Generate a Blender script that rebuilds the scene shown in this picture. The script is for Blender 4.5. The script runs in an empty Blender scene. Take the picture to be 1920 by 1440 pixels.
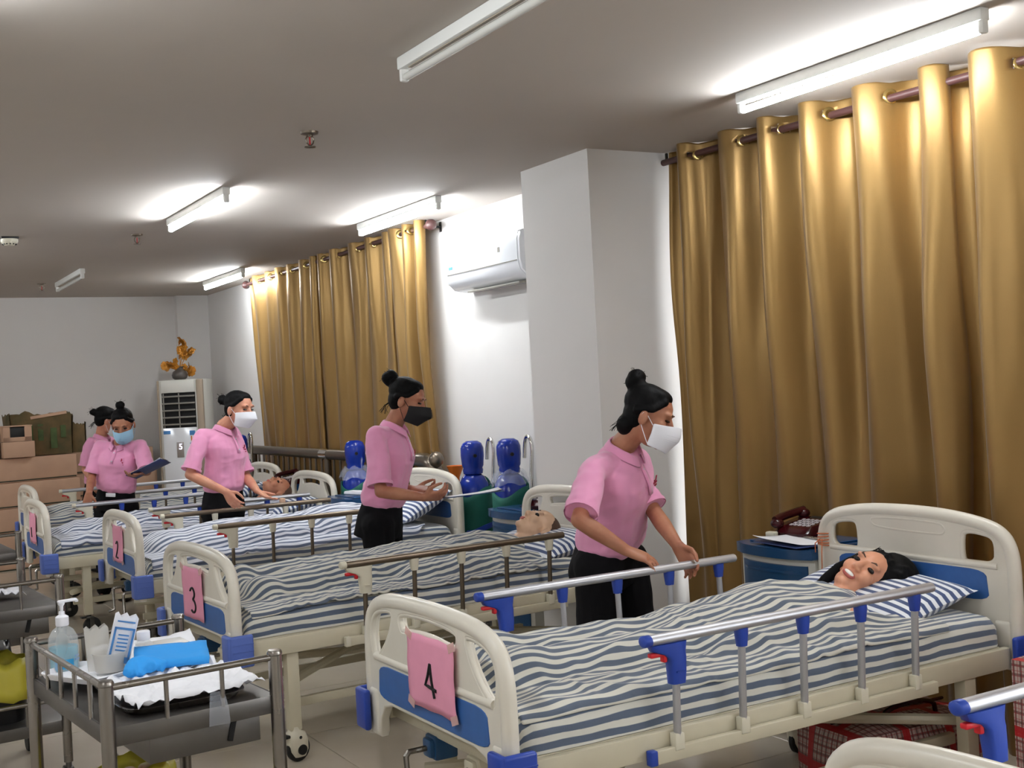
import bpy, bmesh, math, random
import numpy as np
from mathutils import Vector, Matrix, noise
PI = math.pi
random.seed(7)
scene = bpy.context.scene
COL = scene.collection

# ------------------------------------------------------------------ camera, world, exposure
cam_d = bpy.data.cameras.new('camera')
cam_d.sensor_width = 36.0
cam_d.lens = 2237.4 * 36.0 / 1920.0
cam_d.clip_end = 100
cam = bpy.data.objects.new('camera', cam_d)
COL.objects.link(cam)
RX, DN, FW = (0.86313, -0.50221, -0.05284), (-0.04563, 0.02666, -0.99860), (0.50291, 0.86434, 0.00009)
cam.matrix_world = Matrix(((RX[0], -DN[0], -FW[0], 0.0), (RX[1], -DN[1], -FW[1], 0.0),
                           (RX[2], -DN[2], -FW[2], 1.58), (0, 0, 0, 1)))
scene.camera = cam
scene.view_settings.view_transform = 'Standard'
scene.view_settings.look = 'None'
scene.view_settings.exposure = 0.45
scene.view_settings.gamma = 1.0
scene.view_settings.use_curve_mapping = False
world = bpy.data.worlds.new('daylight')
scene.world = world
world.use_nodes = True
wbg = world.node_tree.nodes['Background']
wbg.inputs[0].default_value = (0.92, 0.96, 1.0, 1)
wbg.inputs[1].default_value = 5.0
TUBE_STRENGTH = 105.0
CEIL = 2.752        # before the shell is scaled about the eye by K (see end of the room part)
K = 1.055
ZF = 1.58 - 1.58 / K  # the floor in those units

# ------------------------------------------------------------------ helpers
def s2l(c):
    return c / 12.92 if c <= 0.04045 else ((c + 0.055) / 1.055) ** 2.4
def rgb(r, g, b):
    return (s2l(r / 255), s2l(g / 255), s2l(b / 255), 1.0)

def V3(p): return np.array(p, float)
def unit(v):
    v = V3(v); n = np.linalg.norm(v)
    return v / n if n > 1e-9 else V3((0, 0, 1))
def basis(d):
    d = unit(d)
    a = V3((0, 0, 1)) if abs(d[2]) < 0.9 else V3((1, 0, 0))
    x = unit(np.cross(a, d)); y = np.cross(d, x)
    return x, y, d
def rotz(a):
    c, s = math.cos(a), math.sin(a)
    return np.array(((c, -s, 0), (s, c, 0), (0, 0, 1.0)))
def rotm(axis, a):
    return np.array(Matrix.Rotation(a, 3, Vector(axis)))

class MB:
    """collects shapes into one mesh"""
    def __init__(s): s.v = []; s.f = []; s.m = []; s.n = 0; s.cur = 0
    def mat(s, i): s.cur = i; return s
    def add(s, v, f):
        v = np.asarray(v, float).reshape(-1, 3)
        s.v.append(v); s.f += [tuple(int(i) + s.n for i in q) for q in f]
        s.m += [s.cur] * len(f); s.n += len(v); return s
    def merge(s, o):
        for vv in o.v: pass
        if o.v: s.add(np.concatenate(o.v), o.f)
        return s
    def box(s, c, size, bev=0.0, rot=None, seg=2):
        bm = bmesh.new(); bmesh.ops.create_cube(bm, size=1.0)
        for v in bm.verts: v.co = Vector((v.co.x * size[0], v.co.y * size[1], v.co.z * size[2]))
        if bev > 0:
            bmesh.ops.bevel(bm, geom=bm.edges[:], offset=min(bev, 0.49 * min(size)), segments=seg, affect='EDGES', profile=0.5)
        vs = np.array([v.co[:] for v in bm.verts]); bm.verts.index_update()
        fs = [[v.index for v in f.verts] for f in bm.faces]; bm.free()
        if rot is not None: vs = vs @ np.asarray(rot).T
        return s.add(vs + V3(c), fs)
    def span(s, a, b, bev=0.0):
        a, b = V3(a), V3(b)
        return s.box((a + b) / 2, np.abs(b - a), bev)
    def tube(s, pts, r, n=10, cap=True, sy=1.0):
        pts = [V3(p) for p in pts]; m = len(pts)
        rs = [r] * m if np.isscalar(r) else list(r)
        t0 = unit(pts[1] - pts[0]); x, y, _ = basis(t0)
        vs = []
        for i, p in enumerate(pts):
            if i == 0: t = t0
            elif i == m - 1: t = unit(pts[-1] - pts[-2])
            else: t = unit(unit(pts[i] - pts[i - 1]) + unit(pts[i + 1] - pts[i]))
            x = unit(x - t * x.dot(t)); y = np.cross(t, x)
            for k in range(n):
                a = 2 * PI * k / n
                vs.append(p + x * math.cos(a) * rs[i] + y * math.sin(a) * rs[i] * sy)
        fs = [(i * n + k, i * n + (k + 1) % n, (i + 1) * n + (k + 1) % n, (i + 1) * n + k) for i in range(m - 1) for k in range(n)]
        if cap: fs += [tuple(range(n - 1, -1, -1)), tuple((m - 1) * n + k for k in range(n))]
        return s.add(vs, fs)
    def cyl(s, a, b, r, n=16, r2=None):
        return s.tube([a, b], [r, r if r2 is None else r2], n)
    def lathe(s, prof, c=(0, 0, 0), axis=(0, 0, 1), n=20, sx=1.0, sy=1.0):
        x, y, d = basis(axis); c = V3(c); vs = []
        for (r, h) in prof:
            for k in range(n):
                a = 2 * PI * k / n
                vs.append(c + x * math.cos(a) * r * sx + y * math.sin(a) * r * sy + d * h)
        m = len(prof)
        fs = [(i * n + k, i * n + (k + 1) % n, (i + 1) * n + (k + 1) % n, (i + 1) * n + k) for i in range(m - 1) for k in range(n)]
        if prof[0][0] > 1e-5: fs.append(tuple(range(n - 1, -1, -1)))
        if prof[-1][0] > 1e-5: fs.append(tuple((m - 1) * n + k for k in range(n)))
        return s.add(vs, fs)
    def ell(s, c, r, ax=None, n=16, m=10):
        """ellipsoid; ax = 3x3 rows of axes"""
        c = V3(c); A = np.eye(3) if ax is None else np.asarray(ax)
        vs = [c + A[2] * -r[2]]
        for i in range(1, m):
            ph = -PI / 2 + PI * i / m
            for k in range(n):
                a = 2 * PI * k / n
                vs.append(c + A[0] * r[0] * math.cos(ph) * math.cos(a) + A[1] * r[1] * math.cos(ph) * math.sin(a) + A[2] * r[2] * math.sin(ph))
        vs.append(c + A[2] * r[2]); L = len(vs) - 1
        fs = [(0, 1 + (k + 1) % n, 1 + k) for k in range(n)]
        for i in range(m - 2):
            for k in range(n):
                a = 1 + i * n
                fs.append((a + k, a + (k + 1) % n, a + n + (k + 1) % n, a + n + k))
        a = 1 + (m - 2) * n
        fs += [(a + k, a + (k + 1) % n, L) for k in range(n)]
        return s.add(vs, fs)
    def cap(s, a, b, r1, r2, n=14):
        """rounded cone"""
        a, b = V3(a), V3(b); L = np.linalg.norm(b - a)
        prof = [(0.0, -r1)] + [(r1 * math.cos(t), r1 * math.sin(t)) for t in (-1.1, -0.7, -0.3, 0)]
        prof += [(r1 + (r2 - r1) * t, L * t) for t in (0.33, 0.66)]
        prof += [(r2 * math.cos(t), L + r2 * math.sin(t)) for t in (0, 0.3, 0.7, 1.1)] + [(0.0, L + r2)]
        return s.lathe(prof, a, b - a, n)
    def loft(s, secs, n=20, p=2.0):
        """secs: (centre, axis_x, axis_y, rx, ry); superellipse exponent p"""
        vs = []
        for (c, ax, ay, rx, ry) in secs:
            for k in range(n):
                a = 2 * PI * k / n; ca, sa = math.cos(a), math.sin(a)
                vs.append(V3(c) + V3(ax) * rx * math.copysign(abs(ca) ** (2 / p), ca) + V3(ay) * ry * math.copysign(abs(sa) ** (2 / p), sa))
        m = len(secs)
        fs = [(i * n + k, i * n + (k + 1) % n, (i + 1) * n + (k + 1) % n, (i + 1) * n + k) for i in range(m - 1) for k in range(n)]
        fs += [tuple(range(n - 1, -1, -1)), tuple((m - 1) * n + k for k in range(n))]
        return s.add(vs, fs)
    def grid(s, P, close_u=False):
        P = np.asarray(P); a, b = P.shape[:2]
        fs = [(i * b + j, i * b + j + 1, (i + 1) * b + j + 1, (i + 1) * b + j) for i in range(a - 1) for j in range(b - 1)]
        return s.add(P.reshape(-1, 3), fs)
    def verts(s): return np.concatenate(s.v)
    def xf(s, M, t=(0, 0, 0)):
        s.v = [v @ np.asarray(M).T + V3(t) for v in s.v]; return s
    def mesh(s, name, mats, smooth=35):
        me = bpy.data.meshes.new(name)
        me.from_pydata(np.concatenate(s.v).tolist(), [], s.f)
        for m in (mats if isinstance(mats, (list, tuple)) else [mats]): me.materials.append(m)
        me.polygons.foreach_set('material_index', s.m)
        if smooth:
            me.polygons.foreach_set('use_smooth', [True] * len(me.polygons))
            if smooth < 180: me.set_sharp_from_angle(angle=math.radians(smooth))
        me.update(); return me
    def build(s, name, mats, parent=None, smooth=35):
        return link(name, s.mesh(name, mats, smooth), parent)

def link(name, data, parent=None, loc=None):
    o = bpy.data.objects.new(name, data); COL.objects.link(o)
    if parent: o.parent = parent
    if loc is not None: o.location = loc
    return o
def tag(o, label, cat, group=None, kind=None):
    if label: o['label'] = label
    if cat: o['category'] = cat
    if group: o['group'] = group
    if kind: o['kind'] = kind
    return o
def thing(name, label, cat, loc=(0, 0, 0), rz=0.0, group=None):
    o = bpy.data.objects.new(name, None); COL.objects.link(o)
    o.location = loc; o.rotation_euler = (0, 0, rz); o.empty_display_size = 0.1
    return tag(o, label, cat, group)
def copy_tree(o, parent=None):
    c = o.copy(); COL.objects.link(c)
    if parent: c.parent = parent
    for ch in list(o.children): copy_tree(ch, c)
    return c

def evaluated_mesh(me, mods, name='m'):
    """mesh after a list of (type, settings) modifiers"""
    t = bpy.data.objects.new('tmp', me); COL.objects.link(t)
    for ty, st in mods:
        md = t.modifiers.new(ty, ty)
        for k, v in st.items(): setattr(md, k, v)
    dg = bpy.context.evaluated_depsgraph_get()
    out = bpy.data.meshes.new_from_object(t.evaluated_get(dg))
    mats = list(me.materials)
    bpy.data.objects.remove(t)
    out.name = name
    if not len(out.materials):
        for m in mats: out.materials.append(m)
    return out
def voxel(mb, mat, name, size=0.008, smooth=4, fac=0.5, disp=None):
    me = mb.mesh(name, mat, 180)
    o = evaluated_mesh(me, [('REMESH', dict(mode='VOXEL', voxel_size=size, use_smooth_shade=True)),
                            ('SMOOTH', dict(iterations=smooth, factor=fac))], name)
    bpy.data.meshes.remove(me)
    if disp:
        nv = len(o.vertices); co = np.empty(nv * 3); no = np.empty(nv * 3)
        o.vertices.foreach_get('co', co); o.vertices.foreach_get('normal', no)
        co = co.reshape(-1, 3); no = no.reshape(-1, 3)
        d = np.array([disp(c) for c in co])
        o.vertices.foreach_set('co', (co + no * d[:, None]).ravel()); o.update()
    o.polygons.foreach_set('use_smooth', [True] * len(o.polygons))
    return o

def plate(outer, holes, thick, bevel, name, mat):
    """flat plate in local (x,y) with holes, extruded in z"""
    cu = bpy.data.curves.new(name, 'CURVE'); cu.dimensions = '2D'; cu.fill_mode = 'BOTH'
    cu.extrude = max(thick / 2 - bevel, 0.0005); cu.bevel_depth = bevel; cu.bevel_resolution = 2; cu.offset = -bevel
    for loop in [outer] + holes:
        sp = cu.splines.new('POLY'); sp.points.add(len(loop) - 1)
        for p, q in zip(sp.points, loop): p.co = (q[0], q[1], 0, 1)
        sp.use_cyclic_u = True
    t = bpy.data.objects.new('tmp', cu); COL.objects.link(t)
    dg = bpy.context.evaluated_depsgraph_get()
    me = bpy.data.meshes.new_from_object(t.evaluated_get(dg))
    bpy.data.objects.remove(t); bpy.data.curves.remove(cu)
    vs = np.array([v.co[:] for v in me.vertices]); fs = [tuple(p.vertices) for p in me.polygons]
    bpy.data.meshes.remove(me)
    return vs, fs
def smooth_loop(pts, it=2, closed=True):
    P = [V3(p) for p in pts]
    for _ in range(it):
        Q = []; m = len(P)
        rng = range(m) if closed else range(m - 1)
        if not closed: Q.append(P[0])
        for i in rng:
            a, b = P[i], P[(i + 1) % m]
            Q += [a * 0.75 + b * 0.25, a * 0.25 + b * 0.75]
        if not closed: Q.append(P[-1])
        P = Q
    return P
def text_mesh(body, size, depth, name, mat, bevel=0.0):
    cu = bpy.data.curves.new(name, 'FONT'); cu.body = body; cu.size = size; cu.extrude = depth
    cu.align_x = 'CENTER'; cu.align_y = 'CENTER'; cu.offset = bevel
    t = bpy.data.objects.new('tmp', cu); COL.objects.link(t)
    dg = bpy.context.evaluated_depsgraph_get()
    me = bpy.data.meshes.new_from_object(t.evaluated_get(dg))
    bpy.data.objects.remove(t); bpy.data.curves.remove(cu)
    me.materials.clear(); me.materials.append(mat); me.name = name
    return me

# ------------------------------------------------------------------ materials
def material(name, col, rough=0.5, metal=0.0, spec=0.5, bump=0.0, bscale=60.0, var=0.0, vscale=4.0, sheen=0.0, coat=0.0,
             trans=0.0, alpha=1.0, emit=None, estr=0.0, ior=1.45, sub=0.0, vcol=None, stretch=None, rvar=0.0, aniso=0.0, transl=0.0):
    m = bpy.data.materials.new(name); m.use_nodes = True
    nt = m.node_tree; N = nt.nodes; L = nt.links; b = N['Principled BSDF']
    b.inputs['Base Color'].default_value = col
    b.inputs['Roughness'].default_value = rough; b.inputs['Metallic'].default_value = metal
    b.inputs['Specular IOR Level'].default_value = spec; b.inputs['IOR'].default_value = ior
    b.inputs['Sheen Weight'].default_value = sheen; b.inputs['Coat Weight'].default_value = coat
    b.inputs['Coat Roughness'].default_value = 0.12
    b.inputs['Transmission Weight'].default_value = trans; b.inputs['Alpha'].default_value = alpha
    b.inputs['Anisotropic'].default_value = aniso
    if sub: b.inputs['Subsurface Weight'].default_value = sub; b.inputs['Subsurface Radius'].default_value = (0.02, 0.008, 0.004)
    if emit: b.inputs['Emission Color'].default_value = emit; b.inputs['Emission Strength'].default_value = estr
    tc = N.new('ShaderNodeTexCoord'); src = tc.outputs['Object']
    if stretch:
        mp = N.new('ShaderNodeMapping'); mp.inputs['Scale'].default_value = stretch
        L.new(src, mp.inputs['Vector']); src = mp.outputs['Vector']
    if var > 0:
        nz = N.new('ShaderNodeTexNoise'); nz.inputs['Scale'].default_value = vscale; nz.inputs['Detail'].default_value = 5
        L.new(src, nz.inputs['Vector'])
        mx = N.new('ShaderNodeMix'); mx.data_type = 'RGBA'
        d = vcol or tuple(c * (1 - var) for c in col[:3]) + (1,)
        mx.inputs['A'].default_value = col; mx.inputs['B'].default_value = d
        rp = N.new('ShaderNodeMapRange'); rp.inputs['From Min'].default_value = 0.35; rp.inputs['From Max'].default_value = 0.7
        L.new(nz.outputs['Fac'], rp.inputs['Value']); L.new(rp.outputs['Result'], mx.inputs['Factor'])
        L.new(mx.outputs['Result'], b.inputs['Base Color'])
        if rvar:
            r2 = N.new('ShaderNodeMapRange'); r2.inputs['To Min'].default_value = rough; r2.inputs['To Max'].default_value = rough + rvar
            L.new(nz.outputs['Fac'], r2.inputs['Value']); L.new(r2.outputs['Result'], b.inputs['Roughness'])
    if bump > 0:
        n2 = N.new('ShaderNodeTexNoise'); n2.inputs['Scale'].default_value = bscale; n2.inputs['Detail'].default_value = 3
        L.new(src, n2.inputs['Vector'])
        bp = N.new('ShaderNodeBump'); bp.inputs['Strength'].default_value = bump; bp.inputs['Distance'].default_value = 0.004
        L.new(n2.outputs['Fac'], bp.inputs['Height']); L.new(bp.outputs['Normal'], b.inputs['Normal'])
    if transl > 0:
        tl = N.new('ShaderNodeBsdfTranslucent'); tl.inputs['Color'].default_value = tuple(col[:3]) + (1,)
        ms = N.new('ShaderNodeMixShader'); ms.inputs['Fac'].default_value = transl
        L.new(b.outputs['BSDF'], ms.inputs[1]); L.new(tl.outputs['BSDF'], ms.inputs[2])
        L.new(ms.outputs['Shader'], N['Material Output'].inputs['Surface'])
    return m

def stripe_material(name, dark, light, period, duty=0.5, attr='stripe'):
    m = material(name, light, rough=0.85, sheen=0.3, bump=0.15, bscale=420)
    nt = m.node_tree; N = nt.nodes; L = nt.links; b = N['Principled BSDF']
    at = N.new('ShaderNodeAttribute'); at.attribute_name = attr
    dv = N.new('ShaderNodeMath'); dv.operation = 'DIVIDE'; dv.inputs[1].default_value = period
    fr = N.new('ShaderNodeMath'); fr.operation = 'FRACT'
    sb = N.new('ShaderNodeMath'); sb.operation = 'SUBTRACT'; sb.inputs[1].default_value = 0.5
    ab = N.new('ShaderNodeMath'); ab.operation = 'ABSOLUTE'
    mr = N.new('ShaderNodeMapRange'); mr.inputs['From Min'].default_value = duty / 2 - 0.025; mr.inputs['From Max'].default_value = duty / 2 + 0.025
    mx = N.new('ShaderNodeMix'); mx.data_type = 'RGBA'; mx.inputs['A'].default_value = dark; mx.inputs['B'].default_value = light
    L.new(at.outputs['Fac'], dv.inputs[0]); L.new(dv.outputs[0], fr.inputs[0]); L.new(fr.outputs[0], sb.inputs[0])
    L.new(sb.outputs[0], ab.inputs[0]); L.new(ab.outputs[0], mr.inputs['Value']); L.new(mr.outputs['Result'], mx.inputs['Factor'])
    L.new(mx.outputs['Result'], b.inputs['Base Color'])
    return m
def set_attr(me, vals, name='stripe'):
    a = me.attributes.new(name, 'FLOAT', 'POINT'); a.data.foreach_set('value', np.asarray(vals, float))

M = {}
M['wall'] = material('wall_paint', rgb(222, 219, 216), 0.75, var=0.05, vscale=1.2, bump=0.06, bscale=90, spec=0.3)
M['ceiling'] = material('ceiling_paint', rgb(190, 182, 174), 0.8, var=0.06, vscale=0.9, bump=0.05, bscale=40, spec=0.25)
M['tile'] = material('beige_tile', rgb(190, 179, 162), 0.11, var=0.10, vscale=2.5, spec=0.5, rvar=0.12)
M['grout'] = material('tile_joint', rgb(128, 116, 100), 0.8)
M['white_plastic'] = material('white_plastic', rgb(226, 220, 206), 0.28, spec=0.5, var=0.05, vscale=9)
M['blue_panel'] = material('blue_panel', rgb(52, 98, 164), 0.4, var=0.1, vscale=30)
M['blue_plastic'] = material('blue_plastic', rgb(36, 66, 160), 0.35)
M['periwinkle'] = material('faded_blue_plastic', rgb(84, 108, 184), 0.45)
M['red_plastic'] = material('red_plastic', rgb(196, 30, 40), 0.35)
M['cream_metal'] = material('cream_painted_steel', rgb(204, 196, 172), 0.4, var=0.06, vscale=8)
M['cream_plastic'] = material('cream_plastic', rgb(216, 210, 190), 0.4)
M['alu'] = material('brushed_aluminium', rgb(186, 186, 190), 0.46, metal=0.8, bump=0.04, bscale=300)
M['bronze'] = material('bronze_aluminium', rgb(112, 99, 84), 0.36, metal=0.7)
M['steel'] = material('stainless_steel', rgb(142, 137, 131), 0.2, metal=1.0, var=0.15, vscale=6, rvar=0.15)
M['steel_dull'] = material('dull_stainless_sheet', rgb(104, 101, 98), 0.3, metal=0.95, var=0.2, vscale=5, rvar=0.2)
M['chrome'] = material('chrome', rgb(214, 212, 208), 0.1, metal=1.0)
M['dark_steel'] = material('dark_steel_pipe', rgb(120, 110, 98), 0.3, metal=0.9)
M['rubber'] = material('black_rubber', rgb(30, 29, 28), 0.65)
M['black'] = material('black_plastic', rgb(22, 22, 22), 0.45)
M['gap'] = material('dark_recess', rgb(14, 13, 13), 0.8)
M['pink_paper'] = material('pink_paper', rgb(238, 160, 186), 0.7, var=0.06, vscale=14)
M['ink'] = material('black_ink', rgb(16, 14, 16), 0.6)
M['tape'] = material('clear_tape', rgb(240, 196, 190), 0.15, alpha=0.6)
M['gold'] = material('gold_satin_curtain', rgb(146, 114, 64), 0.35, metal=0.55, sheen=0.12, bump=0.12, bscale=500, var=0.14, vscale=3.0,
                     stretch=(1, 1, 0.12), transl=0.05)
M['rod'] = material('brown_curtain_rod', rgb(78, 50, 48), 0.4)
M['brass'] = material('brass_ring', rgb(196, 168, 106), 0.22, metal=0.9)
M['pink_shirt'] = material('pink_pique_cotton', rgb(236, 158, 196), 0.85, sheen=0.4, bump=0.25, bscale=520, var=0.05, vscale=8)
M['black_cloth'] = material('black_trouser_cloth', rgb(13, 12, 15), 0.85, sheen=0.0, spec=0.2, bump=0.1, bscale=300)
M['skin'] = material('skin', rgb(206, 150, 122), 0.5, sub=0.12, var=0.08, vscale=14, vcol=rgb(194, 128, 104))
M['skin_tan'] = material('tan_skin', rgb(176, 122, 94), 0.5, sub=0.1, var=0.08, vscale=14, vcol=rgb(160, 100, 76))
M['doll_skin'] = material('mannequin_vinyl', rgb(222, 158, 126), 0.42, sub=0.05, var=0.06, vscale=12)
M['doll_skin_2'] = material('pale_mannequin_vinyl', rgb(214, 176, 146), 0.45, var=0.06, vscale=12)
M['hair'] = material('black_hair', rgb(9, 8, 9), 0.62, spec=0.14, bump=0.5, bscale=60, stretch=(1, 1, 0.25))
M['brown_hair'] = material('painted_brown_hair', rgb(82, 58, 44), 0.6, bump=0.3, bscale=80)
M['white_mask'] = material('white_mask_cloth', rgb(232, 232, 238), 0.8, bump=0.08, bscale=200)
M['blue_mask'] = material('light_blue_mask_cloth', rgb(158, 200, 226), 0.8, bump=0.08, bscale=200)
M['black_mask'] = material('black_mask_cloth', rgb(16, 16, 19), 0.75)
M['eye'] = material('dark_eye', rgb(26, 18, 16), 0.2)
M['eye_white'] = material('eye_white', rgb(226, 220, 214), 0.3)
M['teeth'] = material('white_teeth', rgb(240, 236, 228), 0.3)
M['lip'] = material('lip', rgb(182, 92, 84), 0.45)
M['paper'] = material('white_paper', rgb(238, 238, 242), 0.7)
M['clipboard'] = material('dark_blue_folder', rgb(52, 66, 112), 0.4)
M['cabinet_blue'] = material('cabinet_blue', rgb(24, 68, 108), 0.35)
M['cabinet_top'] = material('cabinet_blue_top', rgb(30, 68, 108), 0.25)
M['cabinet_white'] = material('cabinet_off_white', rgb(206, 204, 194), 0.4)
M['maroon'] = material('maroon_plastic', rgb(52, 8, 14), 0.2)
M['grey_key'] = material('grey_key', rgb(176, 170, 172), 0.5)
M['tank_blue'] = material('blue_gloss_paint', rgb(18, 46, 142), 0.18)
M['tank_green'] = material('green_bag_cloth', rgb(18, 96, 82), 0.7, bump=0.2, bscale=60, var=0.15, vscale=8)
M['clear_film'] = material('clear_film', rgb(225, 232, 245), 0.15, alpha=0.22)
M['carton'] = material('kraft_carton', rgb(196, 160, 134), 0.8, var=0.12, vscale=5)
M['carton_dark'] = material('worn_carton', rgb(112, 90, 58), 0.85, var=0.35, vscale=7, vcol=rgb(70, 66, 40))
M['carton_print'] = material('green_print_patch', rgb(74, 92, 52), 0.85, var=0.3, vscale=20)
M['seam'] = material('dark_seam_tape', rgb(54, 56, 40), 0.7)
M['ac_white'] = material('gloss_white_shell', rgb(232, 234, 238), 0.12, coat=0.4)
M['ac_body'] = material('off_white_metal', rgb(214, 212, 204), 0.35)
M['taupe'] = material('taupe_trim', rgb(156, 140, 122), 0.5)
M['louver'] = material('louver_grey', rgb(140, 136, 128), 0.4)
M['label_blue'] = material('blue_label', rgb(72, 130, 190), 0.5)
M['screen'] = material('grey_display', rgb(150, 140, 134), 0.2)
M['screen_lit'] = material('lit_display_digit', rgb(235, 235, 255), 0.3, emit=rgb(225, 225, 255), estr=2.0)
M['vase'] = material('grey_vase_glaze', rgb(78, 72, 68), 0.35)
M['golden'] = material('golden_petal', rgb(190, 128, 42), 0.4, metal=0.2)
M['orange'] = material('orange_plastic', rgb(226, 118, 36), 0.45)
M['tube_on'] = material('lit_fluorescent_tube', (1, 1, 1, 1), 0.3, emit=(0.90, 0.955, 1.0, 1), estr=TUBE_STRENGTH)
M['tube_off'] = material('unlit_fluorescent_tube', rgb(206, 206, 200), 0.2)
M['lamp_white'] = material('lamp_housing_white', rgb(226, 226, 222), 0.4)
M['lamp_dark'] = material('lamp_recess', rgb(150, 138, 124), 0.5)
M['glass'] = material('window_glass', (1, 1, 1, 1), 0.02, trans=1.0, ior=1.05)
M['win_frame'] = material('window_frame_white', rgb(225, 222, 216), 0.4)
M['sheet'] = stripe_material('striped_sheet', rgb(86, 98, 118), rgb(212, 210, 200), 0.038, 0.52)
M['quilt'] = stripe_material('striped_quilt', rgb(84, 95, 112), rgb(212, 209, 197), 0.035, 0.52)
M['quilt_cool_lit'] = stripe_material('cool_lit_striped_quilt', rgb(92, 102, 126), rgb(220, 222, 230), 0.036, 0.46)  # same cloth, with the bluish light on it painted into both stripe colours
M['pillow'] = stripe_material('striped_pillow', rgb(58, 76, 118), rgb(236, 238, 242), 0.035, 0.5)
M['gel'] = material('blue_hand_gel', rgb(96, 188, 214), 0.1, alpha=0.72)
M['clear'] = material('clear_plastic', rgb(240, 244, 246), 0.06, alpha=0.28)
M['milky'] = material('milky_plastic', rgb(225, 222, 214), 0.3, alpha=0.55)
M['label_cyan'] = material('cyan_label', rgb(40, 150, 205), 0.5)
M['glove_blue'] = material('blue_nonwoven', rgb(44, 150, 228), 0.7, bump=0.2, bscale=60)
M['yellow_bag'] = material('yellow_bag_film', rgb(206, 194, 70), 0.35, transl=0.3)
M['black_bag'] = material('black_bag_film', rgb(18, 18, 19), 0.3)
M['green_shadow_bag'] = material('shaded_yellow_bag_film', rgb(120, 122, 52), 0.5)  # yellow film with the shade inside the bag painted in as olive
M['waste'] = material('mixed_waste', rgb(150, 96, 84), 0.8, var=0.6, vscale=30, vcol=rgb(200, 190, 150))
M['orange_twine'] = material('orange_twine', rgb(196, 112, 70), 0.8)
# ------------------------------------------------------------------ the room
def struct(name, mb, m, parent=None, smooth=35):
    o = mb.build(name, m, parent, smooth)
    if parent is None: o['kind'] = 'structure'
    return o
XL, YN, YF = -3.6, -2.6, 13.33
fl = struct('floor', MB().span((XL, YN, -0.12), (4.75, 14.2, -0.006)), M['grout'])
tile_me = MB().box((0, 0, -0.005), (0.797, 0.797, 0.01), 0.0025, seg=1).mesh('tile', M['tile'])
nx, ny = 11, 21
for i in range(nx):
    for j in range(ny):
        cx, cy = XL + 0.4 + 0.79 * 0 + i * 0.8 - 0.1, YN + 0.33 + j * 0.8
        
        t = link('tile', tile_me, fl, (cx, cy, 0.0))
        t.rotation_euler = (0, 0, random.choice((0, PI / 2, PI, -PI / 2)))
struct('ceiling', MB().span((XL, YN, CEIL), (4.3, YF + 0.2, CEIL + 0.12)), M['ceiling'])
struct('wall_far', MB().span((XL, YF, ZF), (4.3, YF + 0.18, CEIL)), M['wall'])
struct('wall_left', MB().span((XL - 0.18, YN, ZF), (XL, YF, CEIL)), M['wall'])
struct('wall_near', MB().span((XL, YN - 0.18, ZF), (4.3, YN, CEIL)), M['wall'])
struct('wall_corner_pier', MB().span((3.47, YF - 0.10, ZF), (3.84, YF, CEIL)), M['wall'])
struct('wall_pier', MB().span((3.42, 5.0, ZF), (4.3, 5.66, CEIL)), M['wall'])
def bay(name, X, ya, yb, wa, wb, za, zb, n):
    mb = MB()
    mb.span((X, ya, ZF), (X + 0.2, yb, za)); mb.span((X, ya, zb), (X + 0.2, yb, CEIL))
    mb.span((X, ya, za), (X + 0.2, wa, zb)); mb.span((X, wb, za), (X + 0.2, yb, zb))
    struct(name, mb, M['wall'])
    w = bpy.data.objects.new('window_%d' % n, None); COL.objects.link(w); w['kind'] = 'structure'; w.location = (X + 0.1, (wa + wb) / 2, za)
    off = np.array((X + 0.1, (wa + wb) / 2, za)); W, Hh = wb - wa, zb - za
    fr = MB()
    for y in (-W / 2 + 0.03, W / 2 - 0.03): fr.box((0, y, Hh / 2), (0.07, 0.06, Hh), 0.005)
    for z in (0.03, Hh - 0.03): fr.box((0, 0, z), (0.07, W, 0.06), 0.005)
    k = max(2, int(W / 0.95))
    for i in range(1, k): fr.box((0, -W / 2 + W * i / k, Hh / 2), (0.06, 0.05, Hh - 0.1), 0.004)
    fr.build('window_frame', M['win_frame'], w)
    for i in range(k):
        MB().box((0, -W / 2 + W * (i + 0.5) / k, Hh / 2), (0.006, W / k - 0.05, Hh - 0.11)).build('pane', M['glass'], w)
    MB().box((-0.11, 0, -0.015), (0.14, W + 0.1, 0.03), 0.005).build('window_sill', M['win_frame'], w)
bay('wall_right', 3.82, 5.66, YF, 7.75, 11.15, 0.45, 2.62, 1)
bay('wall_right_near', 4.06, YN, 5.0, -1.0, 4.88, 0.45, 2.66, 2)

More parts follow.
